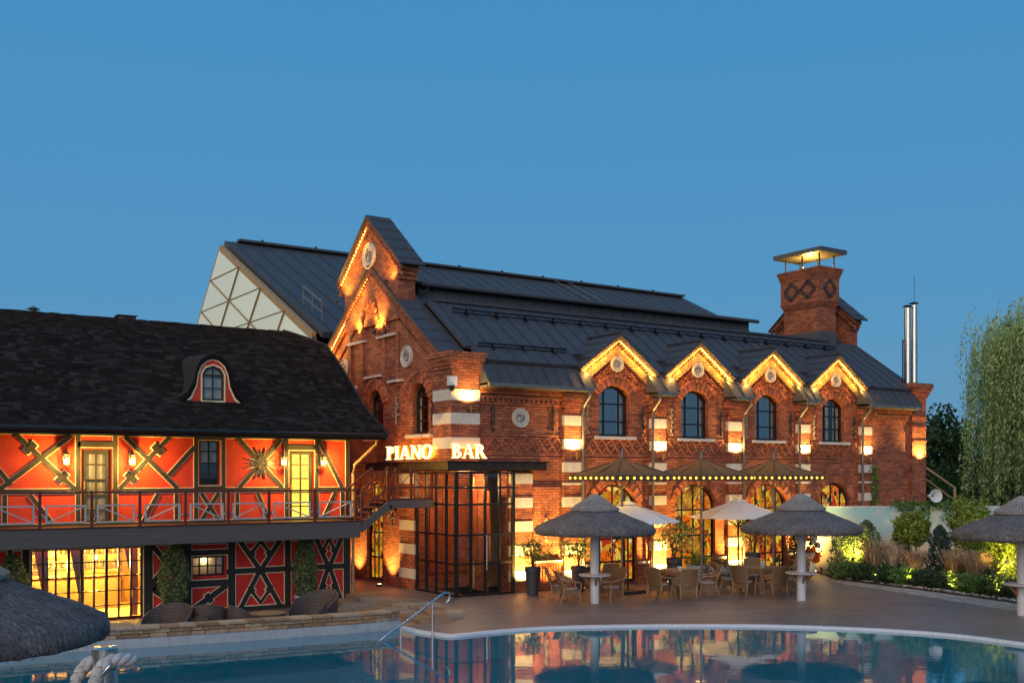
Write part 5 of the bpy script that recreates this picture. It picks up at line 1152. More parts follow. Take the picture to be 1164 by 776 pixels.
# bell shaped roof dormer
DM = thing('roof_dormer', '', '', (9.12, 28.6, 5.6)); del DM['label']; del DM['category']; DM.parent = RH; DM.location = Vector((9.12, 28.6, 5.6)) - RH.location
yF = 28.72
outer = [(-.86, 5.42), (-.66, 5.58), (-.50, 5.90), (-.44, 6.24), (-.34, 6.46), (-.17, 6.60), (0, 6.64), (.17, 6.60), (.34, 6.46), (.44, 6.24), (.50, 5.90), (.66, 5.58), (.86, 5.42)]
face = [(9.12 + x * .93, z - .015) for x, z in outer]
whole = [(8.82, 5.5), (9.42, 5.5), (9.42, 6.22), (9.33, 6.38), (9.12, 6.46), (8.91, 6.38), (8.82, 6.22)]
MB().plate(face, [whole], FY(yF), FY(yF + .1)).build('dormer_face', 'plaster_red', DM)
mb = MB(); mo, mi = [(9.12 + x * .95, z) for x, z in outer], [(9.12 + (x * .95) * .93, z - .035) for x, z in outer]
mb.add([(u, yF - .015, v) for u, v in mo] + [(u, yF - .015, v) for u, v in mi], [(i, i + 1, 13 + i + 1, 13 + i) for i in range(12)]); ring([(8.78, 5.46), (9.46, 5.46), (9.46, 6.24), (9.35, 6.42), (9.12, 6.5), (8.89, 6.42), (8.78, 6.24)], whole, FY(yF - .02), FY(yF + .002), mb)
mb.box(8.35, yF - .04, 5.40, 9.89, yF - .001, 5.44); mb.build('painted_lines', 'trim_cream', DM)
mb = MB(); k4 = len(outer); fr1 = [(9.12 + x * 1.02, yF - .10, z + .03) for x, z in outer]; fr2 = [(9.12 + x * 1.10, yF - .10, z + .13) for x, z in outer]; bk = [(9.12 + x * 1.12, 30.4, z + .16 + .1) for x, z in outer]; bk2 = [(9.12 + x * 1.0, 30.4, z + .02) for x, z in outer]
mb.add(fr1 + fr2 + bk + bk2, [(a * k4 + i, a * k4 + i + 1, b * k4 + i + 1, b * k4 + i) for a, b in ((0, 1), (1, 2), (0, 3)) for i in range(k4 - 1)]); mb.build('dormer_roof', 'shingle', DM, smooth=True)
mb = ring(whole, [(9.12 + (u - 9.12) * .84, 5.98 + (v - 5.98) * .88) for u, v in whole], FY(yF + .02), FY(yF + .07)); mb.box(9.105, yF + .025, 5.55, 9.135, yF + .065, 6.4); mb.box(8.86, yF + .022, 6.16, 9.38, yF + .068, 6.22); mb.box(8.86, yF + .028, 5.83, 9.38, yF + .062, 5.855); d_ = mb.build('window', 'timber', DM)
MB().plate(whole, [], FY(yF + .042), FY(yF + .046)).build('glass', 'pane', d_); MB().plate(whole, [], FY(yF + .12), FY(yF + .13)).build('curtain', 'sill_stone', d_)
# lanterns beside the balcony doors
for x, q, W in ((5.26, 'left of the dark balcony door', 64), (6.86, 'right of the dark balcony door', 64), (10.98, 'left of the lit balcony door', 58), (12.17, 'right of the lit balcony door', 58)):
    T = thing('wall_lantern', 'black iron wall lantern ' + q, 'lantern', (x, WY - .06, 3.75), 'iron lanterns beside the balcony doors'); y = WY - .26; z = 3.78
    mb = MB().box(x - .05, WY - .085, 3.72, x + .05, WY - .058, 4.08).tube([(x, WY - .07, 3.98), (x, WY - .16, 4.12), (x, y, 4.10), (x, y, 4.02)], .012, 6); mb.build('bracket', 'iron', T)
    mb = MB().lathe([(.001, .27), (.03, .24), (.10, .19), (.095, .18)], (x, y, z), 6)
    for a in range(6): t = a * PI / 3; mb.bar((x + .088 * math.cos(t), y + .088 * math.sin(t), z + .18), (x + .06 * math.cos(t), y + .06 * math.sin(t), z - .06), .012, .012)
    mb.lathe([(.065, -.06), (.05, -.09), (.001, -.11)], (x, y, z), 6); mb.build('cage', 'iron', T); MB().lathe([(.001, -.04), (.04, 0), (.045, .06), (.001, .13)], (x, y, z), 12).build('bulb', 'lamp_glow', T, smooth=True)
    lamp('POINT', 'lantern_light', (x, y - .13, z + .02), W * .62, (1, .60, .12), .05, parent=T)

# ------------------------------------------------------------------ thatched parasols with standing tables
def thatched(loc, label, table=True):
    T = thing('thatched_parasol', label, 'parasol', loc, 'thatched parasols around the pool')
    x, y, z = loc; R = 1.62; n_ = 72; mb = MB()
    prof = [(R * .97, 1.86), (R, 1.90), (R * 1.005, 1.97), (R * .985, 2.06), (R * .8, 2.20), (R * .6, 2.335), (R * .43, 2.455), (.10, 2.70)]
    vs = []
    for j, (r, h) in enumerate(prof):
        for i in range(n_):
            a = 2 * PI * i / n_; k_ = .025 if j < 5 else .008
            rr = r + k_ * (random.random() - .5) * 2; hh = h + k_ * .6 * (random.random() - .5) * 2; vs.append((x + rr * math.cos(a), y + rr * math.sin(a), z + hh))
    fs = [(j * n_ + i, j * n_ + (i + 1) % n_, (j + 1) * n_ + (i + 1) % n_, (j + 1) * n_ + i) for j in range(len(prof) - 1) for i in range(n_)]
    mb.add(vs, fs); mb.lathe([(R * .97, 1.86), (R * .8, 1.97), (.12, 2.42)], (x, y, z), n_); th = mb.build('thatch_roof', 'thatch', T, smooth=True)
    th.data.set_sharp_from_angle(angle=math.radians(60))
    # loose reed ends give the roof its rough edge
    P = []; m = 9000 if loc[1] < 14 else 2600
    a = rng.random(m) * 2 * PI; t = np.sqrt(rng.random(m)) * .93 + .07; r = np.where(rng.random(m) < .25, 1., t) * R
    zz = z + np.interp(r / R, [.1, .43, .6, .8, .985, 1.], [2.68, 2.455, 2.335, 2.20, 2.06, 1.93]) + .006
    zz = np.where(r >= R * .999, z + 1.90 + rng.random(m) * .14, zz)
    d_ = np.stack([np.cos(a), np.sin(a), -.5 - .2 * rng.random(m)], 1); d_ += rng.normal(size=(m, 3)) * .18; d_ /= np.linalg.norm(d_, axis=1)[:, None]
    d_ = np.where((r >= R * .999)[:, None], np.stack([np.cos(a) * .35, np.sin(a) * .35, -np.ones(m)], 1) + rng.normal(size=(m, 3)) * .15, d_)
    s_ = np.stack([-np.sin(a), np.cos(a), rng.normal(size=m) * .2], 1); p0 = np.stack([x + r * np.cos(a), y + r * np.sin(a), zz], 1); L = (.03 + .035 * rng.random(m))[:, None]; W = .005
    v = np.stack([p0 - s_ * W, p0 + s_ * W, p0 + d_ * L + s_ * W * .4 + [0, 0, .008], p0 + d_ * L - s_ * W * .4 + [0, 0, .008]], 1).reshape(-1, 3)
    raw('reed_ends', v, np.arange(m * 4).reshape(m, 4), 'thatch', th)
    mb = MB().lathe([(.50, 2.49), (.655, 2.50), (.66, 2.53), (.58, 2.59), (.05, 2.93), (.001, 2.95)], (x, y, z), 40)
    for i in range(40): a = 2 * PI * i / 40; mb.bar((x + .66 * math.cos(a), y + .66 * math.sin(a), z + 2.545), (x + .06 * math.cos(a), y + .06 * math.sin(a), z + 2.935), .04, .03)
    mb.build('ridge_cap', 'thatch_cap', T)
    MB().cyl((x, y, z), (x, y, z + 2.3), .12, n=24).build('pole', 'pole_white', T, smooth=True)
    mb = MB()
    for i in range(8): a = 2 * PI * i / 8 + .2; mb.bar((x + .1 * math.cos(a), y + .1 * math.sin(a), z + 2.35), (x + 1.45 * math.cos(a), y + 1.45 * math.sin(a), z + 1.93), .05, .07)
    mb.build('rafters', 'wood_brace', T)
    if table:
        MB().lathe([(.121, .735), (.42, .735), (.435, .75), (.435, .77), (.42, .785), (.121, .785)], (x, y, z), 36).build('round_table', 'table_white', T, smooth=True)
        mb = MB()
        for i in range(4): a = PI / 4 + i * PI / 2 + .3; mb.bar((x + .12 * math.cos(a), y + .12 * math.sin(a), z + .5), (x + .34 * math.cos(a), y + .34 * math.sin(a), z + .73), .045, .05)
        mb.build('table_braces', 'wood_brace', T)
    return T
thatched((17.6, 22.6, 0), 'thatched parasol with round table nearest the glass entrance')
thatched((22.73, 19.93, 0), 'thatched parasol with round table in front of the pale garden wall')
thatched((24.85, 14.8, 0), 'thatched parasol cut off by the right edge before the lit shrubs')
thatched((1.02, 12.05, -.1), 'large foreground thatched parasol in the lower left before the lit bar', False)

# ------------------------------------------------------------------ tan square parasols with bulb strips, white parasols
def tan_parasol(cx_, cy_, label):
    T = thing('square_parasol', label, 'parasol', (cx_, cy_, 0), 'tan square parasols with bulb strips')
    a = 1.12; zt, ze = 3.98, 3.46; mb = MB(); q = [(-a, -a), (a, -a), (a, a), (-a, a)]
    n_ = 6; vs, fs = [], []
    for j in range(4):
        p, r = q[j], q[(j + 1) % 4]; o = len(vs)
        for i in range(n_ + 1):
            t = i / n_; w_ = max(t, .03); sag = -.06 * math.sin(PI * t)
            for s in range(7): u = s / 6; k_ = 1 - .0 * u; vs.append((cx_ + (p[0] + (r[0] - p[0]) * u) * w_, cy_ + (p[1] + (r[1] - p[1]) * u) * w_, zt + (ze - zt) * t + sag - .03 * math.sin(PI * u) * t))
        fs += [(o + i * 7 + s, o + i * 7 + s + 1, o + (i + 1) * 7 + s + 1, o + (i + 1) * 7 + s) for i in range(n_) for s in range(6)]
    mb.add(vs, fs); cv = mb.build('canopy', 'fabric_tan', T, smooth=True)
    mb = MB(); bls = []
    for j in range(4):
        p, r = q[j], q[(j + 1) % 4]; A_, B_ = Vector((cx_ + p[0], cy_ + p[1], ze - .085)), Vector((cx_ + r[0], cy_ + r[1], ze - .085)); mb.bar(A_, B_, .018, .17)
        nn = Vector((r[1] - p[1], p[0] - r[0], 0)).normalized() * .03
        bl = MB()
        for i in range(9): c_ = A_.lerp(B_, (i + .5) / 9) + nn; bl.lathe([(.001, .0), (.026, .012), (.038, .04), (.026, .068), (.001, .08)], (c_.x, c_.y, c_.z - .04), 8)
        bls.append(bl)
    v_ = mb.build('valance', 'valance', cv)
    for bl in bls: bl.build('bulb_strip', 'bulb_yellow', v_)
    mb = MB()
    for p in q: mb.bar((cx_, cy_, zt - .06), (cx_ + p[0] * .98, cy_ + p[1] * .98, ze - .02), .03, .04)
    for p in ((0, -a), (a, 0), (0, a), (-a, 0)): mb.bar((cx_, cy_, zt - .07), (cx_ + p[0] * .97, cy_ + p[1] * .97, ze - .05), .025, .035); mb.bar((cx_, cy_, 3.0), (cx_ + p[0] * .6, cy_ + p[1] * .6, ze + .16), .02, .03)
    mb.build('ribs', 'canopy_metal', T)
    mb = MB().cyl((cx_, cy_, .06), (cx_, cy_, 4.22), .038, n=12).bar((cx_, cy_, 4.08), (cx_ - .18, cy_, 4.28), .03, .03).bar((cx_, cy_, 4.08), (cx_ + .18, cy_, 4.28), .03, .03).cyl((cx_, cy_, 3.95), (cx_, cy_, 4.15), .06, n=12); mb.build('pole', 'umbrella_pole', T, smooth=True)
    MB().box(cx_ - .35, cy_ - .35, 0, cx_ + .35, cy_ + .35, .06).build('base_plate', 'iron', T)
    lamp('POINT', 'bulb_strip_light', (cx_, cy_, 3.15), 5, (1, .60, .15), .25, parent=T)
tan_parasol(19.70, 24.0, 'tan square parasol with glowing bulb strip, nearest the glass entrance')
tan_parasol(22.85, 24.0, 'tan square parasol with glowing bulb strip, middle of the three')
tan_parasol(26.05, 24.0, 'tan square parasol with glowing bulb strip, beside the garden wall end')
def white_parasol(x, y, R, label):
    T = thing('white_parasol', label, 'parasol', (x, y, 0), 'round white parasols over the cafe tables'); n_ = 8; mb = MB(); vs, fs = [], []
    ze, zt = 2.10, 2.66
    for j in range(n_):
        o = len(vs); a0, a1 = 2 * PI * j / n_ + .2, 2 * PI * (j + 1) / n_ + .2
        for i in range(6):
            t = max(i / 5, .05)
            for s in range(5): u = s / 4; px_ = (1 - u) * math.cos(a0) + u * math.cos(a1); py_ = (1 - u) * math.sin(a0) + u * math.sin(a1); vs.append((x + R * t * px_, y + R * t * py_, zt + (ze - zt) * t ** 1.08 - .035 * math.sin(PI * u) * t))
        fs += [(o + i * 5 + s, o + i * 5 + s + 1, o + (i + 1) * 5 + s + 1, o + (i + 1) * 5 + s) for i in range(5) for s in range(4)]
    mb.add(vs, fs); mb.build('canopy', 'fabric_white', T)
    mb = MB().lathe([(.30, -.02), (.22, .04), (.06, .08), (.001, .09)], (x, y, zt - .05), 8); mb.build('vent_cap', 'fabric_white', T)
    mb = MB()
    for j in range(n_): a = 2 * PI * j / n_ + .2; mb.bar((x, y, zt - .05), (x + R * .97 * math.cos(a), y + R * .97 * math.sin(a), ze - .005), .02, .03); mb.bar((x, y, 1.75), (x + R * .5 * math.cos(a), y + R * .5 * math.sin(a), (ze + zt) / 2 - .03), .018, .02)
    mb.build('ribs', 'iron', T); MB().cyl((x, y, .05), (x, y, zt), .03, n=10).build('pole', 'iron', T, smooth=True)
    MB().box(x - .38, y - .38, 0, x + .38, y + .38, .07).build('base_plate', 'iron', T)
white_parasol(20.0, 24.1, 1.55, 'round white parasol half hidden behind the nearer thatched roof')
white_parasol(25.0, 24.55, 1.62, 'round white parasol in front of the third tan canopy')

# ------------------------------------------------------------------ wicker chairs and tables
def make_chair():
    T = thing('wicker_armchair', 'x', 'chair', (0, 0, 0)); mb = MB()   # faces +Y (sitter looks along +Y)
    top = [(-.28, -.22), (.28, -.22), (.30, .30), (-.30, .30)]; bo = [(-.25, -.20), (.25, -.20), (.27, .28), (-.27, .28)]
    mb.add([(x, y, .40) for x, y in top] + [(x, y, .24) for x, y in bo], [(0, 1, 2, 3), (0, 4, 5, 1), (1, 5, 6, 2), (2, 6, 7, 3), (3, 7, 4, 0), (7, 6, 5, 4)])
    def skirt(a, b):                                   # arched woven apron
        k_ = 8; v1 = [Vector(a).lerp(Vector(b), i / k_) for i in range(k_ + 1)]; dz = [.24 - .12 * (abs(2 * i / k_ - 1)) ** 2.2 for i in range(k_ + 1)]
        mb.add([(p.x, p.y, .245) for p in v1] + [(p.x, p.y, z) for p, z in zip(v1, dz)], [(i, i + 1, k_ + 2 + i, k_ + 1 + i) for i in range(k_)])
    for a, b in (((-.25, -.20, 0), (.25, -.20, 0)), ((.25, -.20, 0), (.27, .28, 0)), ((.27, .28, 0), (-.27, .28, 0)), ((-.27, .28, 0), (-.25, -.20, 0))): skirt(a, b)
    mb.build('woven_seat', 'wicker', T)
    mb = MB(); R_ = []
    for i in range(9):                                  # curved back, leaning away
        t = i / 8; z = .40 + .56 * t; yb = -.20 - .20 * t ** 1.3; hw = .265 + .01 * math.sin(PI * t)
        R_.append([(hw * s / 4, yb + .07 * (1 - (s / 4) ** 2) * -1 + .0, z + (.025 * (1 - (s / 4) ** 2) if i == 8 else 0)) for s in range(-4, 5)])
    vs = [p for r in R_ for p in r]; vs2 = [(x, y + .03, z) for x, y, z in vs]
    mb.add(vs + vs2, [(i * 9 + s, i * 9 + s + 1, (i + 1) * 9 + s + 1, (i + 1) * 9 + s) for i in range(8) for s in range(8)] + [(81 + i * 9 + s, 81 + (i + 1) * 9 + s, 81 + (i + 1) * 9 + s + 1, 81 + i * 9 + s + 1) for i in range(8) for s in range(8)] + [(72 + s, 73 + s, 154 + s, 153 + s) for s in range(8)])
    bk = mb.build('backrest', 'wicker', T)
    MB().tube([R_[i][0] for i in range(9)] + R_[8][1:] + [R_[i][8] for i in range(7, -1, -1)], .02, 6).build('back_rim', 'wicker_wood', bk, smooth=True)
    for s in (-1, 1):
        mb = MB().tube([(s * .27, -.33, .76), (s * .31, -.20, .68), (s * .33, .05, .645), (s * .33, .25, .64), (s * .31, .31, .60), (s * .29, .30, .40)], .022, 6); mb.build('armrest', 'wicker_wood', T, smooth=True)
        MB().tube([(s * .28, .27, .40), (s * .275, .30, .0)], [.024, .018], 6).build('leg', 'wicker_wood', T); MB().tube([(s * .26, -.21, .42), (s * .25, -.24, .2), (s * .25, -.34, 0)], [.024, .02, .016], 6).build('leg', 'wicker_wood', T)
    MB().lathe([(.001, 0), (.27, .0), (.285, .025), (.27, .055), (.001, .065)], (0, .03, .405), 18).build('cushion', 'cushion', T, smooth=True)
    return T
ch0 = make_chair(); ch0.scale = (.90, .90, .90); first = True
def place(x, y, face, label, group):
    global first
    rz = math.atan2(face[1] - y, face[0] - x) - PI / 2
    if first: first = False; ch0.location = (x, y, 0); ch0.rotation_euler = (0, 0, rz); ch0['label'] = label; ch0['group'] = group
    else: dup(ch0, (x, y, 0), rz, label, group)
G_ = 'wicker armchairs around the cafe tables'
t1, t2, t3 = (17.75, 23.1), (20.75, 22.75), (23.4, 22.05)
place(17.3, 23.85, (18.2, 23.2), 'wicker armchair at far left, against the glowing yellow pilaster', G_)
place(17.05, 23.05, (18.0, 22.7), 'wicker armchair just left of the nearest thatched parasol pole', G_)
place(18.3, 22.75, (17.55, 22.7), 'wicker armchair just right of the nearest thatched parasol pole', G_)
place(18.95, 23.75, (18.0, 23.2), 'wicker armchair before the first stained window, beside dark umbrella base', G_)
place(19.85, 22.55, (20.8, 22.75), 'wicker armchair at the left side of the middle table', G_)
place(20.25, 21.85, (20.75, 22.8), 'wicker armchair with its back to the pool at the middle table', G_)
place(21.35, 22.15, (20.5, 22.7), 'wicker armchair at the right side of the middle table', G_)
place(22.35, 21.75, (23.4, 22.1), 'wicker armchair at the left front of the right table', G_)
place(22.5, 22.6, (23.3, 22.2), 'wicker armchair at the left back of the right table', G_)
place(24.05, 22.95, (23.5, 22.2), 'wicker armchair behind the right table under the white parasol', G_)
place(22.95, 21.05, (23.3, 22.0), 'wicker armchair with its back to the pool at the right table', G_)
place(24.05, 21.55, (23.4, 22.0), 'wicker armchair at the right side of the right table', G_)
place(25.3, 22.3, (24.4, 22.0), 'wicker armchair standing alone beside the garden parasol table', G_)
def cafe_table(x, y, label):
    T = thing('cafe_table', label, 'table', (x, y, 0), 'wooden cafe tables on the deck')
    MB().box(x - .48, y - .48, .70, x + .48, y + .48, .74).build('table_top', 'wicker_wood', T); MB().box(x - .42, y - .42, .62, x + .42, y + .42, .699).build('apron', 'wicker_wood', T)
    for sx_ in (-1, 1):
        for sy in (-1, 1): MB().bar((x + sx_ * .40, y + sy * .40, 0), (x + sx_ * .40, y + sy * .40, .62), .07, .07).build('leg', 'wicker_wood', T)
cafe_table(*t2, 'square wooden table in the middle chair group with one white bowl'); cafe_table(*t3, 'square wooden table in the right chair group with white bowl and cup')
def bowl(x, y, label):
    tag(MB().lathe([(.03, 0), (.035, .01), (.09, .10), (.095, .11), (.085, .105), (.03, .02), (.001, .02)], (x, y, .742), 18).build('bowl', 'ceramic', smooth=True), label, 'bowl')
bowl(20.55, 22.45, 'small white bowl on the middle wooden table'); bowl(23.2, 21.8, 'small white bowl on the front of the right wooden table'); bowl(23.75, 22.3, 'small white cup at the back of the right wooden table')

# ------------------------------------------------------------------ potted plants
def pot(T, x, y, h, r0, r1, mat): MB().lathe([(.001, 0), (r0, 0), (r0 * .4 + r1 * .6, h * .8), (r1, h * .82), (r1, h), (r1 * .86, h), (r1 * .8, h * .9), (.001, h * .9)], (x, y, T.location.z), 28).build('pot', mat, T, smooth=True)
def shrubpts(c, r, n_, hollow=.35):
    d_ = rng.normal(size=(n_, 3)); d_ /= np.linalg.norm(d_, axis=1)[:, None]; q = (hollow + (1 - hollow) * rng.random(n_) ** .6)[:, None]
    lump = 1 + .22 * np.sin(d_[:, :1] * 5 + c[0] * 3) * np.cos(d_[:, 1:2] * 4 + c[1]) + .12 * np.sin(d_[:, 2:] * 9 + c[0])
    return np.array(c) + d_ * q * lump * np.array(r)
def stems(T, x, y, z0, z1, sp, n_, r=.012):
    mb = MB()
    for i in range(n_):
        a = random.random() * 2 * PI; s = sp * random.uniform(.3, 1); mb.tube([(x + .02 * math.cos(a), y + .02 * math.sin(a), z0), (x + s * .4 * math.cos(a), y + s * .4 * math.sin(a), (z0 + z1) / 2), (x + s * math.cos(a), y + s * math.sin(a), z1)], [r, r * .8, r * .4], 5)
    mb.build('stems', 'bark', T)
def potplant(name, label, x, y, ph, r0, r1, pmat, bush, n_, leaf, lmat, z=0., sp=.3):
    T = thing(name, label, 'potted plant', (x, y, z)); pot(T, x, y, ph, r0, r1, pmat); (cz, rx, rz2) = bush
    stems(T, x, y, z + ph * .9, z + cz + rz2 * .4, rx * .8, 9); v, f = leaves(shrubpts((x, y, z + cz), (rx, rx, rz2), n_, .2), leaf, 3.2); raw('foliage', v, f, lmat, T)
potplant('potted_olive', 'airy olive bush in a tall dark grey planter right of the entrance', 17.25, 25.05, .82, .17, .23, 'pot_dark', (1.30, .50, .42), 900, .10, 'leaf_olive')
potplant('potted_olive', 'olive bush in front of the glowing pilaster behind the left chairs', 19.0, 25.2, .75, .17, .23, 'pot_dark', (1.28, .55, .42), 900, .10, 'leaf_olive')
potplant('potted_olive', 'loose olive bush in dark pot behind the middle chair group', 22.5, 24.85, .85, .18, .25, 'pot_dark', (1.55, .62, .60), 1100, .11, 'leaf_olive')
potplant('potted_olive', 'tall olive bush in dark pot behind the right chair group', 26.35, 25.2, .85, .19, .27, 'pot_dark', (1.70, .75, .72), 1500, .11, 'leaf_olive')
potplant('potted_flowers', 'leafy plant with a few blooms in a wide white pot by the second window', 23.35, 24.7, .62, .25, .36, 'pot_white', (.78, .42, .22), 500, .10, 'leaf_mid')
potplant('potted_trailing_plant', 'dark trailing plant spilling from a pale blue grey pot by the second window', 23.45, 23.85, .62, .22, .33, 'pot_white', (.55, .42, .38), 900, .09, 'leaf_dark')
def cypress(label, x, y, z, h, r, n_, pmat='pot_white'):
    T = thing('potted_cypress', label, 'potted plant', (x, y, z), 'columnar conifers in pots against the red house'); pot(T, x, y, .42, .22, .30, pmat); MB().cyl((x, y, z + .35), (x, y, z + h * .8), .03, .01, 6).build('trunk', 'bark', T)
    t = rng.random(n_); a = rng.random(n_) * 2 * PI; rad = r * (np.sin(PI * (.12 + .86 * t)) ** .55) * (.55 + .5 * rng.random(n_) ** .5) * (1 + .14 * np.sin(a * 5 + t * 22))
    P = np.stack([x + rad * np.cos(a), y + rad * np.sin(a), z + .38 + t * (h - .38)], 1); v, f = leaves(P, .085, 2.6, -.6); raw('foliage', v, f, 'leaf_conifer', T)
cypress('columnar conifer in pot left of the small lit window', 7.78, 27.75, -.3, 1.98, .36, 3800)
cypress('columnar conifer in pot between the two crossed timber panels', 11.4, 27.75, -.3, 2.0, .33, 3800)
cypress('columnar conifer half hidden by foreground thatch, left of glowing bar', 3.95, 27.75, -.3, 1.85, .34, 3000)

# ------------------------------------------------------------------ lounge furniture
def tub(loc, r, hb, hs, face, label, name='rattan_tub_chair', cat='chair', spread=1.9):
    T = thing(name, label, cat, loc, 'dark rattan lounge seats behind the stone wall'); x, y, z = loc; fa = math.atan2(face[1] - y, face[0] - x); mb = MB(); n_ = 28; rows = []
    for r_, h_ in ((.86, 0), (1., .5), (1.03, 1.), (.97, 1.02), (.90, .6), (.86, .0)):
        row = []
        for i in range(n_ + 1):
            a = fa + PI - spread + 2 * spread * i / n_; k_ = math.cos((i / n_ - .5) * PI) ** .6; top = hs + (hb - hs) * (.25 + .75 * k_)
            row.append((x + r * r_ * math.cos(a), y + r * r_ * math.sin(a), z + top * h_))
        rows.append(row)
    m = n_ + 1; mb.add([p for r_ in rows for p in r_], [(j * m + i, j * m + i + 1, (j + 1) * m + i + 1, (j + 1) * m + i) for j in range(5) for i in range(n_)]); mb.build('woven_shell', 'rattan_dark', T, smooth=True)
    MB().lathe([(.001, 0), (.84 * r, 0), (.88 * r, hs * .8), (.001, hs * .8)], loc, 28).build('base', 'rattan_dark', T, smooth=True)
    MB().lathe([(.001, 0), (.80 * r, 0), (.84 * r, .04), (.80 * r, .10), (.001, .11)], (x, y, z + hs * .8), 28).build('seat_cushion', 'cushion_brown', T, smooth=True)
    return T
tub((6.35, 23.25, -.3), .54, .92, .34, (5.6, 22.6), 'broad rattan lounge seat with high shell back, before the glowing bar', 'rattan_daybed', 'daybed')
tub((6.85, 22.82, -.3), .30, .72, .34, (6.0, 22.7), 'small rattan tub chair beside the broad lounge seat, near the bar')
tub((7.35, 23.45, -.3), .42, .90, .34, (7.8, 24.6), 'round rattan shell seat turned away, left of centre in the lounge', 'rattan_daybed', 'daybed')
tub((7.98, 23.05, -.3), .34, .86, .34, (9.0, 23.4), 'rattan tub chair turned towards the low round table')
tub((9.95, 23.75, -.3), .60, .96, .34, (8.9, 23.3), 'largest rattan shell seat at the right end of the lounge', 'rattan_daybed', 'daybed')
tub((9.62, 22.95, -.3), .31, .84, .34, (8.7, 22.9), 'small rattan tub chair in front of the largest shell seat')
tag(MB().lathe([(.001, 0), (.38, 0), (.41, .50), (.44, .53), (.44, .56), (.001, .56)], (8.75, 23.6, -.3), 32).build('lounge_table', 'rattan_dark', smooth=True), 'low round dark rattan table in the lounge, left of the largest seat', 'table')
tag(MB().lathe([(.001, 0), (.27, 0), (.28, .42), (.26, .49), (.001, .50)], (8.86, 22.85, -.3), 28).build('pouf', 'cushion_brown', smooth=True), 'round brown pouf between the tub chairs in the lounge', 'pouf')
tag(MB().lathe([(.001, 0), (.62, 0), (.66, .46), (.60, .55), (.001, .57)], (5.15, 23.4, -.3), 28).build('pouf', 'cushion_brown', smooth=True), 'wide flat pouf in front of the glowing bar windows', 'pouf')

# ------------------------------------------------------------------ pool handrail, steel post with rope
HR = thing('pool_handrail', 'sloping polished steel handrail entering the pool at the deck corner', 'handrail', (10.6, 19.9, -.1))
MB().tube(catmull([(9.72, 20.30, -.50), (9.98, 20.25, -.08), (10.6, 20.2, .31), (11.25, 20.15, .72), (11.50, 20.13, .87), (11.62, 20.12, .85), (11.63, 20.12, .73), (11.55, 20.13, .65)], 6), .024, 10).build('rail', 'steel_rail', HR, smooth=True)
MB().cyl((10.48, 20.2, -.6), (10.48, 20.2, .23), .018, n=10).build('post', 'steel', HR, smooth=True); MB().cyl((11.22, 20.145, -.6), (11.22, 20.145, .69), .018, n=10).build('post', 'steel', HR, smooth=True)
BD = thing('bridge_deck', 'raised wooden platform carrying the steel rope post', 'platform', (.6, 2.5, 1.7)); MB().box(-3, -3, 1.60, 3, 4.85, 1.70).build('boards', 'deck', BD)
for x, y in ((-2.8, -2.8), (2.8, -2.8), (-2.8, 4.6), (2.8, 4.6)): MB().box(x - .1, y - .1, 0, x + .1, y + .1, 1.6).build('leg', 'timber', BD)
px_, py_, pz = .985, 4.50, 2.752
RP = thing('steel_post', 'brushed steel railing post in the foreground with ropes tied to it', 'post', (px_, py_, 1.7))
MB().lathe([(.001, pz), (.046, pz), (.0505, pz - .004), (.0505, 1.7)], (px_, py_, 0), 40).build('tube', 'steel', RP, smooth=True)
MB().lathe([(.13, 1.70), (.13, 1.71), (.05, 1.715)], (px_, py_, 0), 28).build('foot', 'steel', RP)
def rope(pts, label, R=.027):
    C_ = catmull(pts, 10); mb = MB(); P = [Vector(p) for p in C_]; s = 0
    for st in range(3):
        q = []; s = 0
        for i, p in enumerate(P):
            t = (P[min(i + 1, len(P) - 1)] - P[max(i - 1, 0)]).normalized(); u = t.cross(Vector((0, 0, 1))); u = u.normalized() if u.length > .05 else Vector((1, 0, 0)); w_ = u.cross(t); a = s / .11 * 2 * PI + st * 2 * PI / 3
            q.append(p + .42 * R * (math.cos(a) * u + math.sin(a) * w_)); s += (P[min(i + 1, len(P) - 1)] - p).length
        mb.tube(q, R * .60, 10)
    o = mb.build('rope', 'rope', smooth=True); tag(o, label, 'rope', 'white ropes tied to the steel post'); return o
Rv, Fv = Vector((.8345, -.551, 0)), Vector((.551, .8345, 0)); pc = Vector((px_, py_, 0))
def rp(a, b, z): q = pc + Rv * a + Fv * b; return (q.x, q.y, z)
rope([rp(-.02, .03, 2.70), rp(-.05, .0, 2.695), rp(-.08, -.01, 2.672), rp(-.108, -.01, 2.625), rp(-.13, .0, 2.56), rp(-.16, .02, 2.46), rp(-.21, .06, 2.34), rp(-.3, .15, 2.2)], 'thick white twisted rope drooping left from the foreground steel post', .027)
rope([rp(.105, .02, 2.69), rp(.085, -.02, 2.705), rp(.045, -.06, 2.705), rp(.012, -.085, 2.675), rp(-.006, -.09, 2.615), rp(-.008, -.088, 2.53), rp(0, -.085, 2.42), rp(.01, -.08, 2.3)], 'thick white twisted rope looped round the front of the foreground steel post', .028)
MB().tube([rp(.052 * math.cos(a), .052 * math.sin(a), 2.665 + .0 * a) for a in np.linspace(0, 2 * PI, 24, endpoint=False)], .004, 6, True).tube([rp(.03 + .03 * math.cos(a), -.085 + .02 * math.sin(a), 2.66 + .04 * math.cos(a)) for a in np.linspace(0, 2 * PI, 20, endpoint=False)], .004, 6, True).build('ring', 'steel', RP, smooth=True)

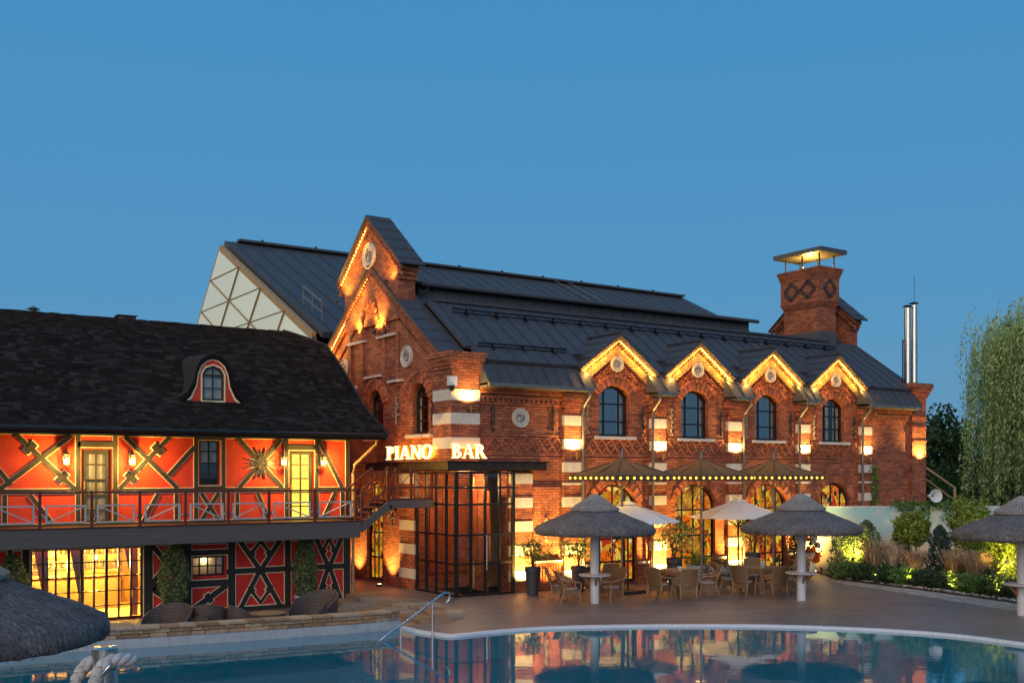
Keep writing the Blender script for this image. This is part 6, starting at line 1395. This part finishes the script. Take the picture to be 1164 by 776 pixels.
# ------------------------------------------------------------------ garden: wall, shrubs, grasses, lamps
wa, wb = Vector((29.35, 26.05, 0)), Vector((42.0, 17.75, 0)); wd = (wb - wa).normalized(); wn_ = Vector((wd.y, -wd.x, 0))
GWL = thing('garden_wall', 'long pale garden wall painted with a soft sky and plume mural', 'wall', (35, 22, 0))
q = [wa, wb, wb - wn_ * .25, wa - wn_ * .25]; MB().add([(p.x, p.y, 0) for p in q] + [(p.x, p.y, 2.30) for p in q], [(3, 2, 1, 0), (4, 5, 6, 7), (0, 1, 5, 4), (1, 2, 6, 5), (2, 3, 7, 6), (3, 0, 4, 7)]).build('painted_face', 'mural', GWL)
q = [wa + wn_ * .02 - wd * .02, wb + wn_ * .02, wb - wn_ * .27, wa - wn_ * .27 - wd * .02]; MB().add([(p.x, p.y, 2.302) for p in q] + [(p.x, p.y, 2.345) for p in q], [(3, 2, 1, 0), (4, 5, 6, 7), (0, 1, 5, 4), (1, 2, 6, 5), (2, 3, 7, 6), (3, 0, 4, 7)]).build('coping', 'pole_white', GWL)
def at(px, dep): t = px - 582; return ((661 + .8345 * t) / 1200 * dep, (1001 - .551 * t) / 1200 * dep)
def bush(name, label, x, y, r, zc, n_, leaf, mat, cat='shrub', z0=.06, asp=2., group=None, trunk=True):
    T = thing(name, label, cat, (x, y, z0), group)
    if trunk: stems(T, x, y, z0, zc, r[0] * .7, 7, .02)
    v, f = leaves(shrubpts((x, y, zc), r, n_, .5), leaf, asp); raw('foliage', v, f, mat, T); return T
GB = 'shrubs in the lit planting bed'
bush('ball_topiary', 'round clipped green ball bush on a stem, left of the horn speaker', 29.95, 21.6, (.60, .60, .56), 1.70, 3800, .12, 'leaf_yellow', group=GB)
bush('ball_topiary', 'large yellow green bush partly hidden by the right thatched parasol', 31.2, 20.3, (.78, .78, .82), 1.80, 4400, .12, 'leaf_yellow', group=GB)
bush('ball_topiary', 'bright yellow green bush under the rim of the right thatched parasol', 29.9, 18.6, (.62, .62, .6), 1.35, 2600, .12, 'leaf_yellow', group=GB)
def conifer(label, x, y, h, r, n_, mat):
    T = thing('conifer_shrub', label, 'shrub', (x, y, .06), GB); MB().cyl((x, y, .06), (x, y, h * .8), .04, .01, 6).build('trunk', 'bark', T)
    t = rng.random(n_) ** .8; a = rng.random(n_) * 2 * PI; rad = r * (1 - t) ** .45 * (.45 + .6 * rng.random(n_) ** .6) * (1 + .22 * np.sin(a * 4 + t * 15)); P = np.stack([x + rad * np.cos(a), y + rad * np.sin(a), .1 + t * h], 1)
    v, f = leaves(P, .13, 3.2, -.9); raw('foliage', v, f, mat, T)
conifer('pointed dark green conifer nearest the orange flowers', 28.55, 23.3, 1.75, .48, 1500, 'leaf_conifer')
conifer('broad dark green conifer between yellow lit fronds and pale grasses', 29.0, 22.65, 1.85, .62, 2200, 'leaf_conifer')
conifer('blue green juniper column between the two ball bushes', 29.75, 20.45, 1.75, .50, 2400, 'leaf_blue')
conifer('yellow lit conifer beside the pole of the right parasol', 28.9, 17.2, 1.9, .62, 2600, 'leaf_yellow')
conifer('dark conifer shrub against the wall right of the flowers', 29.6, 23.6, 1.55, .5, 1400, 'leaf_mid')
conifer('bushy mid green conifer behind the pale plume grass', 30.2, 22.3, 1.35, .55, 1700, 'leaf_conifer')
conifer('dark conifer filling the gap behind the tall straw grass', 30.1, 19.3, 1.35, .55, 1700, 'leaf_conifer')
conifer('low green conifer between juniper column and lit straw grass', 29.9, 20.0, 1.0, .5, 1300, 'leaf_mid')
def tuft(label, x, y, h, n_, sp, mat, name='ornamental_grass'):
    T = thing(name, label, 'grass', (x, y, .06), 'ornamental grasses in the planting bed'); a = rng.random(n_) * 2 * PI; r0 = .16 * rng.random(n_); r1 = sp * rng.random(n_) ** .7; hh = h * (.7 + .3 * rng.random(n_)); V_, F_ = [], []
    ca, sa = np.cos(a), np.sin(a); rows = []
    for t in (0, .4, .75, 1.): rr = r0 + r1 * t ** 1.7; rows.append(np.stack([x + rr * ca, y + rr * sa, .06 + hh * (t - .12 * t * t)], 1))
    wds = [.004, .005, .010, .004]
    for i in range(3):
        s_ = np.stack([-sa, ca, 0 * a], 1); v = np.stack([rows[i] - s_ * wds[i], rows[i] + s_ * wds[i], rows[i + 1] + s_ * wds[i + 1], rows[i + 1] - s_ * wds[i + 1]], 1).reshape(-1, 3); V_.append((v, np.arange(n_ * 4).reshape(n_, 4)))
    P = np.concatenate([rows[2] + (rows[3] - rows[2]) * u for u in (0., .3, .6, .9)]) ; V_.append(leaves(P + rng.normal(size=P.shape) * .012, .07, 5, -1.5))
    v, f = join(*V_); raw('blades', v, f, mat, T)
tuft('straw grass clump in front of the dark conifer, left in the bed', 28.75, 22.2, 1.5, 240, .40, 'grass_straw')
tuft('pale plume grass clump left of the first ball bush', 29.3, 21.9, 1.45, 300, .35, 'grass_pale')
tuft('straw grass clump under the first ball bush', 29.15, 20.95, 1.2, 300, .42, 'grass_straw')
tuft('straw grass clump right of the blue green juniper', 29.35, 19.7, 1.3, 260, .36, 'grass_straw')
tuft('tall straw grass clump lit from below under the second ball bush', 29.0, 18.75, 1.3, 380, .48, 'grass_straw')
for i, (x, y) in enumerate(((28.35, 23.0), (28.35, 22.2), (28.3, 21.4), (28.25, 20.6), (28.25, 19.8), (28.15, 19.0), (28.05, 18.2), (27.95, 17.4), (27.8, 16.5))):
    bush('hedge_bush', ('low hedge bush along the planting bed, ' + ('nearest the orange flowers', 'second from the orange flowers', 'below the straw and plume grasses', 'below the first ball bush', 'below the blue green juniper', 'before the glowing lamp spot', 'below the tall lit straw grass', 'left of the right parasol pole', 'right of the right parasol pole')[i]), x, y, (.50, .50, .30), .34, 1700, .085, 'leaf_dark' if i % 3 else 'leaf_mid', group='low hedge bushes along the bed', trunk=False)
T = bush('flower_bush', 'tall bush of orange and cream blooms behind the garden parasol', 28.1, 24.6, (.55, .55, .85), 1.05, 900, .12, 'leaf_dark')
v, f = leaves(np.concatenate([shrubpts((28.1 + dx, 24.45 + dy, z), (.15, .15, .13), 90, .1) for dx, dy, z in ((-.25, -.2, 1.35), (-.1, -.3, .95), (.2, -.3, .75), (0, -.4, .62))]), .10, 1.4); raw('orange_blooms', v, f, 'petal_orange', T)
v, f = leaves(np.concatenate([shrubpts((28.1 + dx, 24.45 + dy, z), (.15, .15, .13), 80, .1) for dx, dy, z in ((.05, -.3, 1.3), (.25, -.25, 1.1), (-.2, -.35, .75), (.1, -.2, 1.6))]), .10, 1.4); raw('cream_blooms', v, f, 'petal_cream', T)
tag(MB().lathe([(.33 * math.sin(t), .33 - .33 * math.cos(t)) if t > 0 else (.001, 0) for t in np.linspace(0, PI, 14)], (27.55, 24.0, .0), 24).build('stone_ball', 'cream', smooth=True), 'pale round stone ball on the paving beside the flower bush', 'stone ball')
# ivy hanging over the wall top and climbing the pilaster
P = []
for t in np.linspace(3.6, 6.4, 46):
    p = wa + wd * t; P.append(np.array([p.x, p.y, 2.38]) + rng.normal(size=(26, 3)) * [.16, .16, .09]); 
    if random.random() < .5: P.append(np.array([p.x + wn_.x * .06, p.y + wn_.y * .06, 2.25]) + np.stack([rng.normal(size=14) * .06, rng.normal(size=14) * .06, -rng.random(14) * random.uniform(.1, .45)], 1))
v, f = leaves(np.concatenate(P), .10, 1.5); tag(raw('ivy', v, f, 'leaf_mid', base=(33, 23.6, 2.3)), 'green ivy trailing along the top of the pale mural wall', 'ivy')
P = np.stack([33.45 + rng.normal(size=500) * .12, np.full(500, 25.80) - rng.random(500) * .08, 1.2 + rng.random(500) ** 1.2 * 2.6], 1); v, f = leaves(P, .10, 1.5); tag(raw('climbing_ivy', v, f, 'leaf_mid', base=(33.4, 25.8, 0)), 'ivy climbing the striped pilaster beside the last downpipe', 'ivy')
# horn speaker on the wall
hx, hy_ = at(1061, 37.6); HS = thing('horn_speaker', 'white horn loudspeaker standing on the pale garden wall', 'speaker', (hx, hy_, 2.34))
fd = Vector((-.45, -.88, .05)).normalized(); c0 = Vector((hx, hy_, 2.72)) - fd * .35; rr = [(.07, 0), (.08, .14), (.06, .15), (.07, .2), (.11, .30), (.19, .40), (.27, .46), (.285, .465), (.26, .455), (.15, .38), (.04, .25)]
u_ = fd.cross(Vector((0, 0, 1))).normalized(); w2 = u_.cross(fd); n_ = 24; mb = MB(); mb.add([tuple(c0 + fd * h * 1.1 + .84 * r * (math.cos(2 * PI * i / n_) * u_ + math.sin(2 * PI * i / n_) * w2)) for r, h in rr for i in range(n_)], [(k_ * n_ + i, k_ * n_ + (i + 1) % n_, (k_ + 1) * n_ + (i + 1) % n_, (k_ + 1) * n_ + i) for k_ in range(len(rr) - 1) for i in range(n_)]); mb.build('horn', 'horn_white', HS, smooth=True)
MB().bar((hx, hy_, 2.345), tuple(c0 + fd * .1), .05, .05).build('bracket', 'iron', HS)
SRL = thing('stair_handrail', 'brown metal pipe handrail slanting behind the brick building end', 'handrail', (38.5, 25.5, 0)); MB().tube([(36.9, 26.0, 3.75), (38.2, 25.6, 2.95), (38.25, 25.6, .0)], .06, 8).tube([(36.9, 26.0, 3.3), (38.1, 25.6, 2.5)], .03, 6).build('rail', 'burnt_rim', SRL, smooth=True)
def gardenlamp(x, y, aim, W, label, ang=120, h=.16):
    T = thing('garden_spike_lamp', label, 'garden lamp', (x, y, .06), 'small spike lamps in the planting bed'); d_ = (Vector(aim) - Vector((x, y, h + .04))).normalized()
    MB().cyl((x, y, .0), (x, y, h), .012, n=6).cyl((x, y, h), Vector((x, y, h)) + d_ * .10, .04, .05, 10).build('housing', 'iron', T); MB().cyl(Vector((x, y, h)) + d_ * .101, Vector((x, y, h)) + d_ * .106, .035, n=10).build('lens', 'garden_lamp', T)
    lamp('SPOT', 'garden_beam', Vector((x, y, h)) + d_ * .14, W, (1, .70, .10), .04, aim=aim, ang=ang, blend=.9, parent=T)
gardenlamp(28.15, 22.55, (28.9, 22.95, 1.2), 120, 'spike lamp under the fronds of the left conifers', h=.70); gardenlamp(28.0, 17.95, (28.9, 17.6, 1.2), 120, 'spike lamp between lit straw grass and the yellow conifer', h=.70)
gardenlamp(27.72, 18.75, (28.4, 18.9, .6), 50, 'spike lamp at the pebble edge glowing on the hedge'); gardenlamp(27.95, 20.3, (28.4, 20.5, .8), 30, 'spike lamp at the pebble edge before the first ball bush'); gardenlamp(28.0, 21.55, (28.4, 21.8, .8), 26, 'spike lamp at the pebble edge below the plume grass'); gardenlamp(27.55, 17.2, (28.1, 17.4, .6), 30, 'spike lamp at the pebble edge by the right parasol')
gardenlamp(29.2, 24.7, (29.9, 25.6, 1.5), 32, 'spike lamp lighting the mural behind the flower bush')
gardenlamp(30.6, 17.9, (31.6, 18.6, 1.8), 60, 'spike lamp hidden behind the yellow bushes at far right')
P = []; pm = MB()
for i in range(420):
    t = random.random(); k_ = t * 3.999; j = int(k_); so_ = strip_out[1:6]; a_, b_2 = so_[j], so_[j + 1] if j + 1 < len(so_) else so_[j]; u = k_ - j; x = a_[0] + (b_2[0] - a_[0]) * u + random.uniform(-.02, .3); y = a_[1] + (b_2[1] - a_[1]) * u; r = random.uniform(.02, .05)
    pm.lathe([(.001, 0), (r, r * .4), (r * .7, r * .9), (.001, r)], (x, y, .058), 6)
o = pm.build('pebbles', 'pebble'); o['kind'] = 'stuff'

# ------------------------------------------------------------------ trees
def tree(name, label, x, y, h, r, n_, leaf, mat, zc=.58, group='trees behind the garden wall'):
    T = thing(name, label, 'tree', (x, y, -.45), group); mb = MB().tube([(x, y, -.45), (x + .1, y, h * .35), (x, y + .1, h * .75)], [.22, .16, .05], 8)
    for i in range(7): a = i * 2.4; mb.tube([(x, y, h * (.25 + .06 * i)), (x + r * .6 * math.cos(a), y + r * .6 * math.sin(a), h * (.45 + .06 * i))], [.07, .02], 5)
    mb.build('trunk', 'bark', T); P = []
    for i in range(26):
        a = random.random() * 2 * PI; e_ = math.asin(random.uniform(-.9, 1)); q = random.uniform(.45, .95); P.append(shrubpts((x + r * q * math.cos(a) * math.cos(e_), y + r * q * math.sin(a) * math.cos(e_), h * zc + h * (1 - zc) * .92 * q * math.sin(e_)), (r * .34, r * .34, r * .30), n_ // 26, .3))
    v, f = leaves(np.concatenate(P), leaf, 2.); raw('crown', v, f, mat, T)
tree('broadleaf_tree', 'dark leafy tree rising directly behind the brick end pier', 45.0, 32.0, 7.4, 2.2, 5200, .24, 'leaf_dark', .55)
tree('broadleaf_tree', 'lower green tree between dark tree and the willow', 51.0, 32.6, 6.4, 2.6, 5200, .26, 'leaf_mid', .52)
tree('broadleaf_tree', 'dark low tree under the left side of the willow', 46.6, 27.2, 4.6, 2.4, 4200, .24, 'leaf_dark', .5)
tree('broadleaf_tree', 'distant dark tree in the gap beyond the wall', 58.0, 38.0, 7.5, 4.0, 4200, .34, 'leaf_dark', .5)
tree('broadleaf_tree', 'dark tree behind the willow at the far right', 57.0, 30.0, 8.5, 4.5, 5200, .34, 'leaf_dark', .5)
wx, wy = 48.3, 26.8
WT = thing('weeping_willow', 'tall weeping willow with long hanging branches at the right edge', 'tree', (wx, wy, -.45))
mb = MB().tube([(wx, wy, -.45), (wx + .2, wy, 3), (wx, wy + .2, 6), (wx + .1, wy, 8.6)], [.42, .34, .22, .08], 10); starts = []
for i in range(26):
    a = i * 2.39996; q = random.uniform(.35, 1); L = 4.4 * q; zt = 6.6 + 4.2 * math.sqrt(max(0, 1 - (q * .93) ** 2)) + random.uniform(-.5, .5)
    pts = [(wx, wy, 4.2 + i * .12), (wx + L * .5 * math.cos(a), wy + L * .5 * math.sin(a), zt * .55 + 3.6), (wx + L * .85 * math.cos(a + .1), wy + L * .85 * math.sin(a + .1), zt), (wx + L * math.cos(a + .15), wy + L * math.sin(a + .15), zt - .25)]
    C_ = catmull(pts, 6); mb.tube(C_, [.10 - .085 * j / (len(C_) - 1) for j in range(len(C_))], 5); starts += C_[6:] + C_[12:]
mb.build('trunk', 'bark', WT)
starts = np.array(starts); V_ = []
ns = 3300; si = rng.integers(0, len(starts), ns)
for i in range(ns):
    p = starts[si[i]] + rng.normal(size=3) * [.62, .62, .45]; zb = max(.8, random.uniform(.8, 5.2)) if random.random() < .7 else p[2] - random.uniform(1., 3.); L = max(.8, p[2] - zb); m = int(L / .11); out = np.array([p[0] - wx, p[1] - wy, 0]); out /= max(.3, np.linalg.norm(out)); t = np.linspace(0, 1, m)[:, None]
    s_ = p + out * (.5 * np.sqrt(t)) + np.array([0, 0, -1]) * L * t + np.array([0, 0, .22]) * np.sin(t * 3.14) + rng.normal(size=(1, 3)) * .15 * t; V_.append(s_ + rng.normal(size=s_.shape) * .035)
v, f = leaves(np.concatenate(V_), .21, 4.0, 1.6); raw('crown', v, f, 'leaf_willow', WT)
